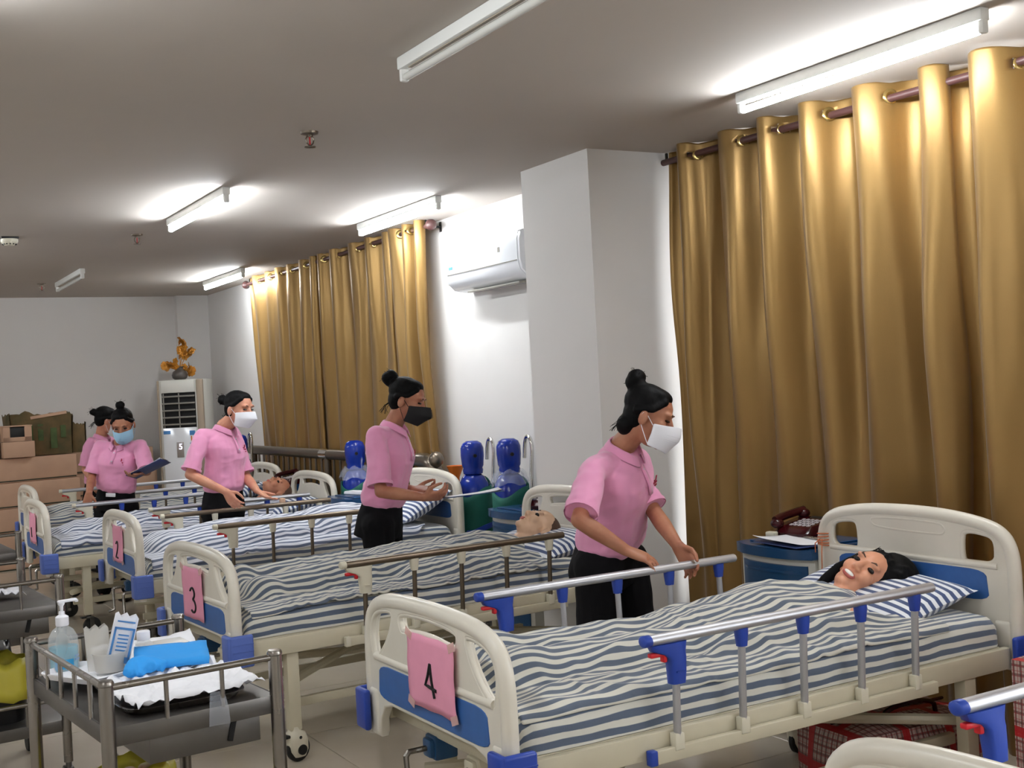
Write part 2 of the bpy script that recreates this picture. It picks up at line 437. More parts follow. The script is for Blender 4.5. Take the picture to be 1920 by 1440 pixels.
# ------------------------------------------------------------------ fluorescent lamps
def lamp_proto(on):
    r = thing('fluorescent_lamp', '', '')
    L = 1.23
    MB().box((0, 0, -0.0225), (0.045, L, 0.045), 0.006).mat(0).build('housing', M['lamp_white'], r)
    MB().box((0.0, 0, -0.047), (0.014, L - 0.12, 0.004)).build('recess', M['lamp_dark'], r)
    for s in (-1, 1):
        MB().box((0, s * (L / 2 - 0.012), -0.062), (0.032, 0.024, 0.05), 0.008).build('lamp_socket', M['lamp_white'], r)
    MB().cyl((0, -L / 2 + 0.03, -0.073), (0, L / 2 - 0.03, -0.073), 0.0135, 14).build('tube', M['tube_on' if on else 'tube_off'], r)
    return r
LAMPS = [(3.414, 3.224, 1, 'lit fluorescent tube lamp on the ceiling above the right gold curtain'),
         (2.0, 7.07, 1, 'lit fluorescent tube lamp in mid ceiling, beyond the nearest ceiling sprinkler'),
         (3.32, 7.09, 1, 'lit fluorescent tube lamp by the wall air conditioner and left curtain end'),
         (3.35, 11.06, 1, 'small far lit fluorescent tube lamp at the left end of the left curtain'),
         (1.84, 3.2, 0, 'unlit fluorescent lamp at the top edge of the view, tube dark'),
         (1.985, 11.15, 0, 'small unlit fluorescent lamp on the ceiling near the far wall'),
         (3.41, -0.6, 1, 'lit fluorescent lamp on the ceiling behind the viewer, window side'),
         (1.9, -0.9, 1, 'lit fluorescent lamp on the ceiling behind the viewer, aisle side'),
         (0.3, 3.0, 1, 'lit fluorescent lamp out of view over the left aisle'),
         (-1.4, 0.6, 1, 'lit fluorescent lamp over the unseen left half, near end'),
         (-1.4, 5.2, 1, 'lit fluorescent lamp over the unseen left half, middle'),
         (0.2, 9.2, 1, 'lit fluorescent lamp over the unseen left half, far end'),
         (-1.3, 11.0, 1, 'lit fluorescent lamp over the unseen left half, by the far wall')]
protos = {}
for x, y, on, lab in LAMPS:
    if on not in protos: protos[on] = lamp_proto(on); o = protos[on]
    else: o = copy_tree(protos[on])
    o.location = (x, y, CEIL); tag(o, lab, 'ceiling lamp', 'fluorescent ceiling lamps')

# ------------------------------------------------------------------ sprinklers, detector
def sprinkler():
    r = thing('sprinkler', '', '')
    MB().lathe([(0.0, 0.0), (0.036, 0.0), (0.034, -0.008), (0.014, -0.012), (0.0, -0.012)][::-1], n=18).build('escutcheon', M['dark_steel'], r)
    a = MB().lathe([(0.0, -0.02), (0.012, -0.02), (0.012, -0.01), (0.0, -0.01)], n=12)
    for s in (-1, 1): a.tube([(s * 0.01, 0, -0.018), (s * 0.017, 0, -0.03), (s * 0.012, 0, -0.045), (0, 0, -0.055)], 0.003, 6)
    a.build('yoke', M['dark_steel'], r)
    MB().cyl((0, 0, -0.02), (0, 0, -0.05), 0.003, 8).build('glass_bulb', M['red_plastic'], r)
    MB().lathe([(0.0, -0.062), (0.022, -0.060), (0.022, -0.057), (0.0, -0.056)], n=14).build('deflector', M['dark_steel'], r)
    return r
sp0 = sprinkler()
for i, (x, y, lab) in enumerate([(1.95, 5.03, 'nearest dark ceiling sprinkler, in open ceiling right of the smoke detector'),
                                 (1.96, 8.42, 'middle ceiling sprinkler, between the lit tube and the smoke detector'),
                                 (1.86, 11.85, 'farthest small sprinkler beside the unlit far lamp')]):
    o = sp0 if i == 0 else copy_tree(sp0)
    o.location = (x, y, CEIL); o.scale = (1.15,) * 3; tag(o, lab, 'sprinkler', 'ceiling sprinklers')
r = thing('smoke_detector', 'cream square smoke detector on the ceiling at the left edge of the view', 'smoke detector', (0.0, 0.0, CEIL))
MB().box((0, 0, -0.006), (0.11, 0.11, 0.012), 0.003).build('base', M['black'], r)
MB().lathe([(0.0, -0.055), (0.03, -0.055), (0.036, -0.05), (0.05, -0.04), (0.056, -0.03), (0.056, -0.012), (0.0, -0.012)], n=24).build('cover', M['cream_plastic'], r)
v = MB()
for k in range(12):
    a = 2 * PI * k / 12; v.box((0.0415 * math.cos(a), 0.0415 * math.sin(a), -0.047), (0.01, 0.006, 0.008), rot=rotz(a))
o = v.build('vent', M['black'], r); o['kind'] = 'stuff'
r.location = (1.17, 8.67, CEIL)

# ------------------------------------------------------------------ wall air conditioner
r = thing('air_conditioner', 'white wall-mounted split air conditioner between the left curtain and the pillar', 'air conditioner', (3.82, 6.53, 2.2))
prof = [(0.0, 0.0), (-0.06, 0.0), (-0.14, 0.012), (-0.19, 0.06), (-0.205, 0.12), (-0.205, 0.24), (-0.195, 0.285), (-0.16, 0.30), (0.0, 0.30)]
def extr(prof, y0, y1, bev=0.0):
    n = len(prof); vs = [(x, y0, z) for x, z in prof] + [(x, y1, z) for x, z in prof]
    fs = [(i, (i + 1) % n, n + (i + 1) % n, n + i) for i in range(n)] + [tuple(range(n - 1, -1, -1)), tuple(range(n, 2 * n))]
    return vs, fs
MB().add(*extr(prof, -0.46, 0.46)).build('shell', M['ac_white'], r, 50)
for s in (-1, 1):
    pz = [(x * 0.985 - 0.0, z * 0.985 + 0.002) for x, z in prof]
    MB().add(*extr(pz, s * 0.46, s * 0.485)).build('end_cap', M['ac_white'], r, 50)
MB().box((-0.206, 0, 0.115), (0.004, 0.9, 0.006), 0.001).build('panel_gap', M['louver'], r)
MB().box((-0.105, -0.05, -0.004), (0.1, 0.66, 0.014), 0.004, rot=rotm((0, 1, 0), -0.12)).build('louver', M['louver'], r)
MB().box((-0.2065, 0.40, 0.155), (0.002, 0.05, 0.018)).build('sticker', M['label_blue'], r)
MB().box((-0.2065, 0.43, 0.05), (0.002, 0.02, 0.008), rot=rotm((0, 1, 0), 0.25)).build('badge', M['louver'], r)
MB().box((-0.2065, -0.24, 0.2), (0.002, 0.024, 0.03), 0.0).build('display_mark', M['louver'], r)
g = MB()
for k in range(3): g.box((-0.2067, 0.40, 0.215 + k * 0.012), (0.001, 0.022 - 0.004 * k, 0.007))
g.build('eco_mark', M['ac_body'], r)

# ------------------------------------------------------------------ floor-standing air conditioner with vase
r = thing('cabinet_air_conditioner', 'tall white floor-standing air conditioner in the far corner with black grille', 'air conditioner', (3.36, 12.62, 0), -0.61)
MB().box((0, 0.0, 0.95), (0.47, 0.34, 1.72), 0.012).build('body', M['ac_body'], r)
for s, w in ((-1, 0.022), (1, 0.07)):
    MB().box((s * (0.245 - w / 2), -0.165, 0.95), (w, 0.05, 1.715), 0.012).build('trim_strip', M['taupe'], r)
MB().box((-0.02, -0.172, 1.74), (0.36, 0.03, 0.13), 0.006).build('top_panel', M['ac_body'], r)
MB().box((-0.02, -0.172, 0.71), (0.36, 0.03, 1.2), 0.006).build('front_panel', M['ac_white'], r)
MB().box((-0.02, -0.166, 1.49), (0.36, 0.012, 0.37), 0.002).build('grille_recess', M['gap'], r)
for k in range(5):
    MB().box((-0.02, -0.182, 1.345 + k * 0.073), (0.35, 0.024, 0.012), 0.003, rot=rotm((1, 0, 0), 0.4)).build('slat', M['louver'], r)
for k in range(2):
    MB().box((-0.18 + k * 0.165, -0.178, 1.49), (0.012, 0.01, 0.36), 0.002).build('vane', M['louver'], r)
MB().box((-0.02, -0.189, 1.08), (0.075, 0.006, 0.16), 0.004).build('display', M['screen'], r)
h = text_mesh('5', 0.085, 0.0015, 'lit_digit', M['screen_lit']); o = link('lit_digit', h, r, (-0.015, -0.1935, 1.11)); o.rotation_euler = (PI / 2, 0, 0)
MB().box((-0.155, -0.189, 1.265), (0.075, 0.003, 0.035), 0.003).build('logo_sticker', M['label_blue'], r)
s_ = MB().box((0.115, -0.189, 1.25), (0.058, 0.003, 0.05)).mat(1).box((0.115, -0.189, 1.185), (0.058, 0.003, 0.09)).mat(2)
s_.box((0.105, -0.191, 1.195), (0.012, 0.002, 0.05)); s_.box((0.13, -0.191, 1.18), (0.01, 0.002, 0.03))
s_.mat(0).box((0.115, -0.191, 1.144), (0.058, 0.002, 0.012)).build('energy_label', [M['label_blue'], M['paper'], M['orange']], r)

r = thing('flower_vase', 'dark grey vase of golden artificial flowers standing on the tall air conditioner', 'vase', (3.30, 12.60, 1.81))
prof = [(0.0, 0.0), (0.05, 0.0), (0.075, 0.02), (0.082, 0.05), (0.07, 0.085), (0.04, 0.105), (0.036, 0.125), (0.046, 0.14), (0.038, 0.138), (0.03, 0.12), (0.0, 0.11)]
vz = MB().lathe(prof, n=24)
vz.build('vase_body', M['vase'], r, 60)
rv = random.Random(4)
fl_me = MB()
for k in range(5):
    a = 2 * PI * k / 5; P = []
    for i in range(4):
        t = i / 3; row = []
        for j in range(3):
            u = (j - 1); wd = 0.018 * math.sin(PI * (0.2 + 0.7 * t))
            row.append((t * 0.034 * math.cos(a) - u * wd * math.sin(a), t * 0.034 * math.sin(a) + u * wd * math.cos(a), 0.012 * t * (1.2 - t) - 0.004 * abs(u)))
        P.append(row)
    fl_me.grid(P)
fl_me.ell((0, 0, 0.004), (0.006, 0.006, 0.006), n=8, m=5)
fl_me = fl_me.mesh('flower', M['golden'], 60)
stems = [[(0, 0, 0.1), (0.02, -0.01, 0.2), (0.05, -0.01, 0.3), (0.05, 0, 0.42)], [(0, 0, 0.1), (0.04, 0.0, 0.19), (0.09, 0, 0.26), (0.12, 0, 0.3)],
         [(0, 0, 0.1), (-0.03, 0, 0.16), (-0.08, 0, 0.18), (-0.13, -0.01, 0.175)], [(0, 0, 0.1), (0.05, 0, 0.15), (0.08, 0, 0.12), (0.095, 0, 0.07)],
         [(0, 0, 0.1), (0.01, -0.02, 0.2), (0.0, -0.03, 0.28)]]
for st in stems:
    pts = smooth_loop(st, 2, False)
    s = MB().tube(pts, 0.004, 6).build('stem', M['golden'], r)
    for i in range(7 if len(st) > 3 else 4):
        p = pts[-1] * (1 - i * 0.13) + pts[len(pts) // 2] * (i * 0.13) + V3((rv.uniform(-.045, .045), rv.uniform(-.03, .02), rv.uniform(-.035, .035)))
        f = link('flower', fl_me, s, p); f.rotation_euler = (rv.uniform(0.3, 2.2), rv.uniform(-0.8, 0.8), rv.uniform(0, 6))
        f.scale = (rv.uniform(1.1, 1.7),) * 3

# ------------------------------------------------------------------ long cartons along the far wall
def carton(x0, x1, z0, z1, y0, y1, rz, piv, lab, seam=True):
    r = thing('long_carton', lab, 'cardboard box', (piv[0], piv[1], z0), rz, 'long flat cartons stacked by the far wall')
    h = z1 - z0
    MB().span((x0 - piv[0], y0 - piv[1], 0.0), (x1 - piv[0], y1 - piv[1], h), 0.006).build('box', M['carton'], r)
    MB().box(((x0 + x1) / 2 - piv[0], (y0 + y1) / 2 - piv[1], h + 0.001), (x1 - x0 - 0.01, 0.006, 0.002)).build('lid_seam', M['seam'], r)
    MB().box(((x0 + x1) / 2 - piv[0], y0 - piv[1] - 0.0008, h * 0.06), (x1 - x0 - 0.02, 0.002, 0.012)).build('bottom_seam', M['seam'], r)
    return r
hs = [ZF, 0.2, 0.43, 0.66, 0.9, 1.13]
nm = ['bottom', 'second', 'third', 'fourth', 'top']
for k in range(5):
    carton(0.35, 2.18, hs[k], hs[k + 1] - 0.004, 12.05 + 0.015 * k, 12.72, (0.16, 0.13, 0.17, 0.14, 0.20)[k] * (1 if k else 0.6), (1.45 + 0.05 * (k % 2), 12.05 + 0.01 * k),
           'long brown carton, %s of the left-hand stack of five by the far wall' % nm[k])
for k in range(5):
    carton(1.0, 3.02 + 0.03 * (k % 2), hs[k], hs[k + 1] - 0.004, 12.76, 13.26, -0.0 + 0.01 * (k % 3 - 1), (2.2, 13.0),
           'long brown carton, %s of the right-hand stack of five against the far wall' % nm[k])

def torn_box(name, lab, loc, size, rz, mat, seed, lean=0.0, ragged=0.05):
    """open box whose upper rim is torn"""
    r = thing(name, lab, 'cardboard box', loc, rz)
    w, d, h = size; q = random.Random(seed); t = 0.008
    def wall(a, b, nrm, nm):
        n = 14; P = []
        hh = [h * (0.86 + ragged * 2.2 * noise.noise(Vector((i * 0.45 + seed * 7, a[0] * 3, a[1] * 3)))) for i in range(n + 1)]
        for o in (0, t):
            rows = []
            for zf in (0, 0.35, 0.7, 1.0):
                row = []
                for i in range(n + 1):
                    u = i / n; p = V3(a) * (1 - u) + V3(b) * u
                    bl = 0.012 * math.sin(PI * u) * math.sin(PI * zf) * 1.5 + lean * zf * zf
                    row.append((p[0] + nrm[0] * (bl + o), p[1] + nrm[1] * (bl + o), hh[i] * zf))
                rows.append(row)
            P.append(rows)
        m = MB().grid(P[1]); m.grid([x[::-1] for x in P[0]])
        m.grid([[P[0][-1][i] for i in range(n + 1)], [P[1][-1][i] for i in range(n + 1)]])
        m.build(nm, mat, r, 50)
    wall((-w / 2, -d / 2), (w / 2, -d / 2), (0, -1), 'panel'); wall((w / 2, d / 2), (-w / 2, d / 2), (0, 1), 'panel')
    wall((w / 2, -d / 2), (w / 2, d / 2), (1, 0), 'panel'); wall((-w / 2, d / 2), (-w / 2, -d / 2), (-1, 0), 'panel')
    MB().box((0, 0, t / 2), (w, d, t)).build('bottom', mat, r)
    return r
tb = torn_box('torn_carton', 'big torn open carton with faded green print on top of the left stack', (1.86, 12.5, 1.133), (0.54, 0.34, 0.46), 0.06, M['carton_dark'], 3, 0.02)
for (x, z, w, h) in ((-0.12, 0.2, 0.06, 0.2), (-0.02, 0.22, 0.05, 0.16), (0.1, 0.16, 0.06, 0.2), (0.19, 0.22, 0.05, 0.12)):
    MB().box((x, -0.2005, z), (w, 0.002, h), 0.0).build('print_patch', M['carton_print'], tb)
MB().box((0.06, -0.2, 0.385), (0.34, 0.02, 0.03), 0.004, rot=rotm((0, 1, 0), -0.12)).build('torn_flap', M['carton'], tb)
tb2 = torn_box('torn_carton', 'narrow dark torn carton standing right of the big torn one', (2.215, 12.5, 1.133), (0.13, 0.2, 0.33), -0.05, M['carton_dark'], 9, 0.01)
sb = thing('small_carton', 'small closed carton in front of the torn carton, lower of two', 'cardboard box', (1.62, 12.2, 1.133), 0.05)
MB().box((0, 0, 0.075), (0.28, 0.2, 0.15), 0.005).build('box', M['carton'], sb)
MB().box((0, 0, 0.151), (0.28, 0.012, 0.002)).build('lid_seam', M['seam'], sb)
sb = thing('small_carton', 'small open carton with dark contents, upper of two in front', 'cardboard box', (1.61, 12.2, 1.286), 0.05)
b_ = MB()
for s in (-1, 1):
    b_.box((s * 0.125, 0, 0.07), (0.008, 0.19, 0.14)); b_.box((0, s * 0.093, 0.02), (0.25, 0.008, 0.04))
    b_.box((s * 0.095, -0.093, 0.07), (0.06, 0.008, 0.14))
b_.box((0, 0.093, 0.07), (0.25, 0.008, 0.14)); b_.box((0, 0, 0.004), (0.25, 0.18, 0.008)); b_.box((0, 0.0, 0.145), (0.27, 0.2, 0.01), 0.002)
b_.build('box', M['carton'], sb)
MB().box((0.0, -0.01, 0.075), (0.2, 0.15, 0.12), 0.01).build('contents', M['black'], sb)
sb = thing('small_carton', 'carton at the far left edge beside the small open carton', 'cardboard box', (1.38, 12.36, 1.133), 0.0)
MB().box((0, 0, 0.12), (0.16, 0.3, 0.24), 0.006).build('box', M['carton_dark'], sb)
MB().box((0, 0, 0.241), (0.16, 0.012, 0.002)).build('lid_seam', M['seam'], sb)

# ------------------------------------------------------------------ curtain rods and curtains
def rod(lab, X, ya, yb, za, zb, finial):
    r = thing('curtain_rod', lab, 'curtain rod', (X, ya, za))
    MB().cyl((0, 0, 0), (0, yb - ya, zb - za), 0.0165, 14).build('pole', M['rod'], r)
    for s, y, z in ((-1, 0, 0), (1, yb - ya, zb - za)):
        if finial: MB().lathe([(0.0, 0), (0.018, 0.0), (0.02, 0.01), (0.03, 0.018), (0.04, 0.04), (0.036, 0.065), (0.02, 0.08), (0.0, 0.084)], (0, y, z), (0, s, 0), 18).build('finial', M['rod'], r, 60)
        else: MB().cyl((0, y, z), (0, y + s * 0.012, z), 0.019, 14).build('end_cap', M['rod'], r)
    n = 4
    for k in range(n):
        t = (k + 0.03) / (n - 1) if k < n - 1 else 0.985
        y, z = (yb - ya) * t, (zb - za) * t
        MB().box((0.06, y, z + 0.0), (0.12, 0.012, 0.014), 0.002).box((0.004, y, z + 0.022), (0.012, 0.014, 0.05), 0.002).box((0.117, y, z), (0.006, 0.03, 0.07), 0.002).build('bracket', M['black'], r)
    return r
rod('brown curtain rod over the right gold curtains, running off the right edge', 3.90, 1.3, 5.03, 2.655, 2.700, False)
rod('brown curtain rod with ball ends over the left gold curtains', 3.70, 7.40, 11.42, 2.705, 2.695, True)

def curtain(lab, X, ya, yb, zt, z_bot, nfold, seed, amp=0.05, bend=None, gather=None, hem_x=0.0, first_phase=0.0, rodz=None):
    """eyelet curtain from y=ya (near) to yb, folds along y"""
    r = thing('curtain', lab, 'curtain', (X, ya, 0), 0, 'gold satin curtains')
    q = random.Random(seed); W = yb - ya
    # fold nodes: zero crossings at the eyelets
    nz = nfold * 2 + 1
    xs = np.cumsum([0] + [q.uniform(0.65, 1.35) for _ in range(nz - 1)]); xs = xs / xs[-1]
    NS, ZT = 40 * nfold // 2 + 1, [0, 0.008, 0.016, 0.024, 0.032, 0.04, 0.048, 0.056, 0.064, 0.072, 0.08, 0.088, 0.096, 0.104, 0.112, 0.12, 0.14, 0.18, 0.25, 0.35]
    H = zt - z_bot
    zz = ZT + list(np.linspace(0.48, H, int((H - 0.4) / 0.07)))
    amps = [q.uniform(0.7, 1.25) for _ in range(nz)]
    s = np.linspace(0, 1, NS)
    idx = np.clip(np.searchsorted(xs, s, side='right') - 1, 0, nz - 2)
    loc = (s - xs[idx]) / (xs[idx + 1] - xs[idx])
    sg = np.where(idx % 2 == 0, 1, -1)
    wav = sg * np.sin(PI * loc) * np.array(amps)[idx]
    P = np.zeros((len(zz), NS, 3))
    for i, d in enumerate(zz):
        t = d / H
        for j in range(NS):
            n1 = noise.noise(Vector((s[j] * W * 7 + seed * 3.1, d * 0.5, 0.3)))
            n2 = noise.noise(Vector((s[j] * W * 14 + seed, d * 0.9, 7.7)))
            a = amp * (1.0 - 0.25 * t)
            x = -a * wav[j] * (1 - 0.25 * t) + a * 1.1 * n1 * min(1, t * 2.5) + a * 0.5 * n2 * min(1, t * 3)
            y = s[j] * W + 0.03 * noise.noise(Vector((s[j] * 9 + seed, d * 0.8, 3.3))) * min(1, t * 3) + (-0.02 * math.sin(2 * PI * loc[j]) * 0.4)
            if bend: y += bend(s[j], t)
            if gather: x += gather(s[j], t)
            P[i, j] = (x + hem_x * t, y, zt - d + 0.012 * (abs(wav[j]) if d < 0.2 else 0) * (1 - d / 0.2 if d < 0.2 else 0))
    f = []; rz = rodz if rodz is not None else zt - 0.055
    cross = xs[1:-1]
    for i in range(len(zz) - 1):
        for j in range(NS - 1):
            c = (P[i, j] + P[i + 1, j + 1]) / 2
            if d < 0 or zz[i] < 0.12:
                if any(abs((s[j] + s[j + 1]) / 2 - k) * W < 0.03 and (abs(((s[j] + s[j + 1]) / 2 - k)) * W) ** 2 + (c[2] - rz) ** 2 < 0.021 ** 2 for k in cross): continue
            f.append((i * NS + j, i * NS + j + 1, (i + 1) * NS + j + 1, (i + 1) * NS + j))
    m = MB().add(P.reshape(-1, 3), f)
    me = m.mesh('fabric', M['gold'], 180)
    me2 = evaluated_mesh(me, [('SOLIDIFY', dict(thickness=0.003, offset=0.0))], 'fabric')
    link('fabric', me2, r)
    for c_i, k in enumerate(cross):
        j = int(np.argmin(abs(s - k))); p = P[7, j]; tg = unit(P[7, min(j + 1, NS - 1)] - P[7, max(j - 1, 0)]); tg[2] = 0
        nrm = unit(np.cross(tg, (0, 0, 1)))
        pr = [(0.019, -0.003), (0.031, -0.003), (0.033, 0.0), (0.031, 0.003), (0.019, 0.003), (0.018, 0.0), (0.019, -0.003)]
        MB().lathe(pr, (p[0], k * W, rz), nrm, 20).build('grommet', M['brass'], r, 60)
    return r
curtain('wide gold satin curtain hanging beside the pillar at the right window', 3.90, 3.16, 4.95, 2.765 - 0.02, 0.07, 6, 11, 0.082, rodz=2.69)
curtain('gold satin curtain at the right edge, behind the nearest headboard', 3.90, 1.45, 3.21, 2.725, 0.06, 4, 23, 0.10, rodz=2.668)
curtain('gold satin curtain at the far left end of the left window', 3.70, 9.52, 11.36, 2.748, 0.3, 6, 31, 0.045, rodz=2.697, bend=lambda s, t: -0.22 * t * s * s)
curtain('gold satin curtain in the middle of the left window', 3.70, 8.02, 9.62, 2.748, 0.45, 5, 43, 0.045, rodz=2.70, bend=lambda s, t: 0.02 * t)
curtain('bunched gold curtain at the near end of the left window, pulled tight', 3.70, 7.44, 8.10, 2.748, 0.55, 3, 57, 0.055, rodz=2.704,
        bend=lambda s, t: (-0.26 * t * t * s))

# ------------------------------------------------------------------ guard rail at the left window
r = thing('guard_rail', 'dark steel tube guard rail with upright bars in front of the left window', 'railing', (3.575, 9.2, 0))
MB().tube([(0, -1.78, 1.09), (0, 2.0, 1.085)], 0.042, 16).build('top_rail', M['dark_steel'], r)
MB().tube([(0, -1.7, 0.18), (0, 1.95, 0.18)], 0.018, 10).build('bottom_rail', M['dark_steel'], r)
for y in (-1.45, 0.0, 1.9):
    MB().cyl((0, y, ZF), (0, y, 1.06), 0.03, 14).lathe([(0.06, 0), (0.06, 0.012), (0.03, 0.02)], (0, y, ZF)).build('post', M['dark_steel'], r)
MB().cyl((0, -0.06, 1.088), (0, 0.1, 1.088), 0.047, 16).build('joint_sleeve', M['chrome'], r)
for k in range(26):
    y = -1.62 + k * 0.135
    if min(abs(y - a) for a in (-1.45, 0, 1.9)) < 0.05: continue
    MB().cyl((0, y, 0.18), (0, y, 1.06), 0.011, 8).build('baluster', M['dark_steel'], r)
MB().tube(smooth_loop([(0, -1.74, 1.09), (0, -1.86, 1.09), (0.0, -1.93, 1.06), (0.03, -1.95, 0.98)], 2, False), 0.05, 14).ell((0, -1.99, 1.10), (0.05, 0.055, 0.055), n=16).build('end_elbow', M['dark_steel'], r, 60)
r = thing('orange_funnel', 'orange plastic funnel tube below the end of the guard rail', 'funnel', (3.70, 7.18, 0.55))
MB().lathe([(0.02, 0.0), (0.022, 0.3), (0.026, 0.42), (0.06, 0.5), (0.055, 0.5), (0.02, 0.42), (0.015, 0.3), (0.015, 0.0)], n=16).build('cone', M['orange'], r, 50)
MB().box((0, 0, 0.02), (0.06, 0.06, 0.04), 0.01).build('tip', M['orange'], r)

# scale the shell and what hangs on or stands by it about the eye height
for o in list(COL.objects):
    if o.parent is None and o.type in ('MESH', 'EMPTY') and o.name != 'floor':
        l = o.location
        o.location = (l[0] * K, l[1] * K, 1.58 + (l[2] - 1.58) * K)
        o.scale = [c * K for c in o.scale]
# ------------------------------------------------------------------ hospital beds (local: x foot -> head, y left(far) +, z up)
FX, HX = -1.045, 1.045
def mirror(loop): return [(-p[0], p[1]) for p in loop][::-1]
FOOT_OUT = [(-.455, .44), (-.46, .70), (-.452, .80), (-.42, .86), (-.34, .893), (-.2, .908), (0, .912)]
FOOT_OUT = FOOT_OUT + mirror(FOOT_OUT[:-1]) + [(.385, .44), (.375, .50), (.34, .545), (.28, .56), (-.28, .56), (-.34, .545), (-.375, .50), (-.385, .44)]
F_H1 = smooth_loop([(-.412, .705), (-.428, .78), (-.41, .835), (-.36, .862), (-.27, .872), (-.248, .862), (-.275, .80), (-.33, .74), (-.39, .70)], 2)
F_H2 = smooth_loop([(-.19, .875), (0, .885), (.19, .875), (.2, .85), (.185, .822), (.17, .82), (0, .835), (-.17, .82), (-.185, .822), (-.2, .85)], 2)
HEAD_OUT = [(-.465, .46), (-.47, .80), (-.462, .89), (-.43, .945), (-.36, .975), (-.2, .998), (0, 1.004)]
HEAD_OUT = HEAD_OUT + mirror(HEAD_OUT[:-1]) + [(.40, .46), (-.40, .46)]
H_H1 = smooth_loop([(-.40, .832), (-.405, .91), (-.385, .938), (-.33, .948), (-.275, .95), (-.255, .93), (-.252, .845), (-.27, .832)], 2)

def board(kind):
    """end board in local (s, z) -> returns dict of meshes: frame, panel"""
    out = FOOT_OUT if kind == 'foot' else HEAD_OUT
    n = 13
    edge = smooth_loop([V3((p[0], p[1], 0)) for p in out[:n]], 2, False)
    holes = [F_H1, F_H2, mirror([tuple(p) for p in F_H1])] if kind == 'foot' else [H_H1, mirror([tuple(p) for p in H_H1])]
    o2 = [tuple(p[:2]) for p in edge] + out[n:]
    vs, fs = plate(o2, [[tuple(p[:2]) for p in h] for h in holes], 0.032, 0.007, 'b', None)
    mb = MB().add(vs, fs)
    mb.tube(edge, 0.0265, 12, True, 0.9)
    zt, zb = (0.702, 0.560) if kind == 'foot' else (0.826, 0.69)
    w = .40 if kind == 'foot' else .41
    # raised rib above the panel, and rim of each hole
    mb.tube([(-w, zt + .004, .009), (w, zt + .004, .009)], .0145, 10)
    for h in holes:
        hh = [V3((p[0], p[1], 0.006)) for p in h]; hh.append(hh[0]); mb.tube(hh, 0.010, 8, False)
    if kind == 'head':
        sl = smooth_loop([(-.17, .972), (.15, .972), (.185, .955), (.18, .93), (.14, .925), (-.15, .93), (-.185, .95)], 2)
        sl = [V3((p[0], p[1], .012)) for p in sl]; sl.append(sl[0]); mb.tube(sl, 0.006, 8, False)
        mb.box((0, .668, 0), (.90, .006, .030), 0.002)
    # leg sleeves
    for s in (-1, 1): mb.box((s * .42, .52 if kind == 'foot' else .55, 0), (.075, .16 if kind == 'foot' else .18, .045), .016, seg=3)
    wp = .375 if kind == 'foot' else .37
    top, bot = (.686, .574) if kind == 'foot' else (.812, .70)
    lp = smooth_loop([(-wp, bot), (-wp * .5, bot), (wp * .5, bot), (wp, bot), (wp * .985, (bot + top) / 2), (wp * .97, top), (wp * .5, top), (-wp * .5, top), (-wp * .97, top), (-wp * .985, (bot + top) / 2)], 2)
    vs2, fs2 = plate([tuple(p[:2]) for p in lp], [], 0.008, 0.002, 'p', None)
    # (s, z, depth) -> (x, y, z): front of board faces -x
    T = lambda v: np.stack([-v[:, 2], -v[:, 0], v[:, 1]], 1)
    fr = MB().add(T(mb.verts()), mb.f).mesh(kind + 'board_frame', M['white_plastic'], 50)
    vs2[:, 2] += 0.0145
    pn = MB().add(T(vs2), fs2).mesh('panel', M['blue_panel'], 40)
    return fr, pn
BOARD = {k: board(k) for k in ('foot', 'head')}
def bumper_mesh(mat):
    # L-shaped wrap around the corner; corner at origin, arms along +x and +y(inner)
    mb = MB()
    mb.box((0.035, -0.012, 0), (0.105, 0.024, 0.135), 0.010, seg=3)
    mb.box((-0.012, 0.024, 0), (0.024, 0.085, 0.135), 0.010, seg=3)
    for z in (-.03, .0, .03): mb.box((0.04, -0.0245, z), (0.09, 0.003, 0.004), 0.001)
    return mb.mesh('corner_bumper', mat, 45)
BUMP = {k: bumper_mesh(M[k]) for k in ('blue_plastic', 'periwinkle')}
def caster_mesh():
    hb = MB()
    hb.loft([((0, 0, .155), (1, 0, 0), (0, 1, 0), .026, .026), ((0, 0, .135), (1, 0, 0), (0, 1, 0), .028, .028), ((0.004, 0, .125), (1, 0, 0), (0, 1, 0), .042, .038),
             ((0.01, 0, .09), (1, 0, 0), (0, 1, 0), .05, .036), ((0.014, 0, .05), (1, 0, 0), (0, 1, 0), .046, .034), ((0.016, 0, .022), (1, 0, 0), (0, 1, 0), .03, .026)], 18, 2.6)
    hub = MB()
    for s in (-1, 1): hub.cyl((.014, s * .03, .055), (.014, s * .039, .055), .022, 18).cyl((0.006, s * .03, .11), (0.006, s * .0385, .11), .007, 10)
    wh = MB().lathe([(0.0, -.014), (.05, -.014), (.056, -.008), (.056, .008), (.05, .014), (0, .014)], (.014, 0, .056), (0, 1, 0), 24)
    ped = MB().box((-.04, 0, .118), (.05, .04, .014), .004)
    return hb.mesh('housing', M['cream_plastic'], 50), hub.mesh('hub', M['black'], 40), wh.mesh('wheel', M['rubber'], 40), ped.mesh('brake_pedal', M['black'], 40)
CAST = caster_mesh()
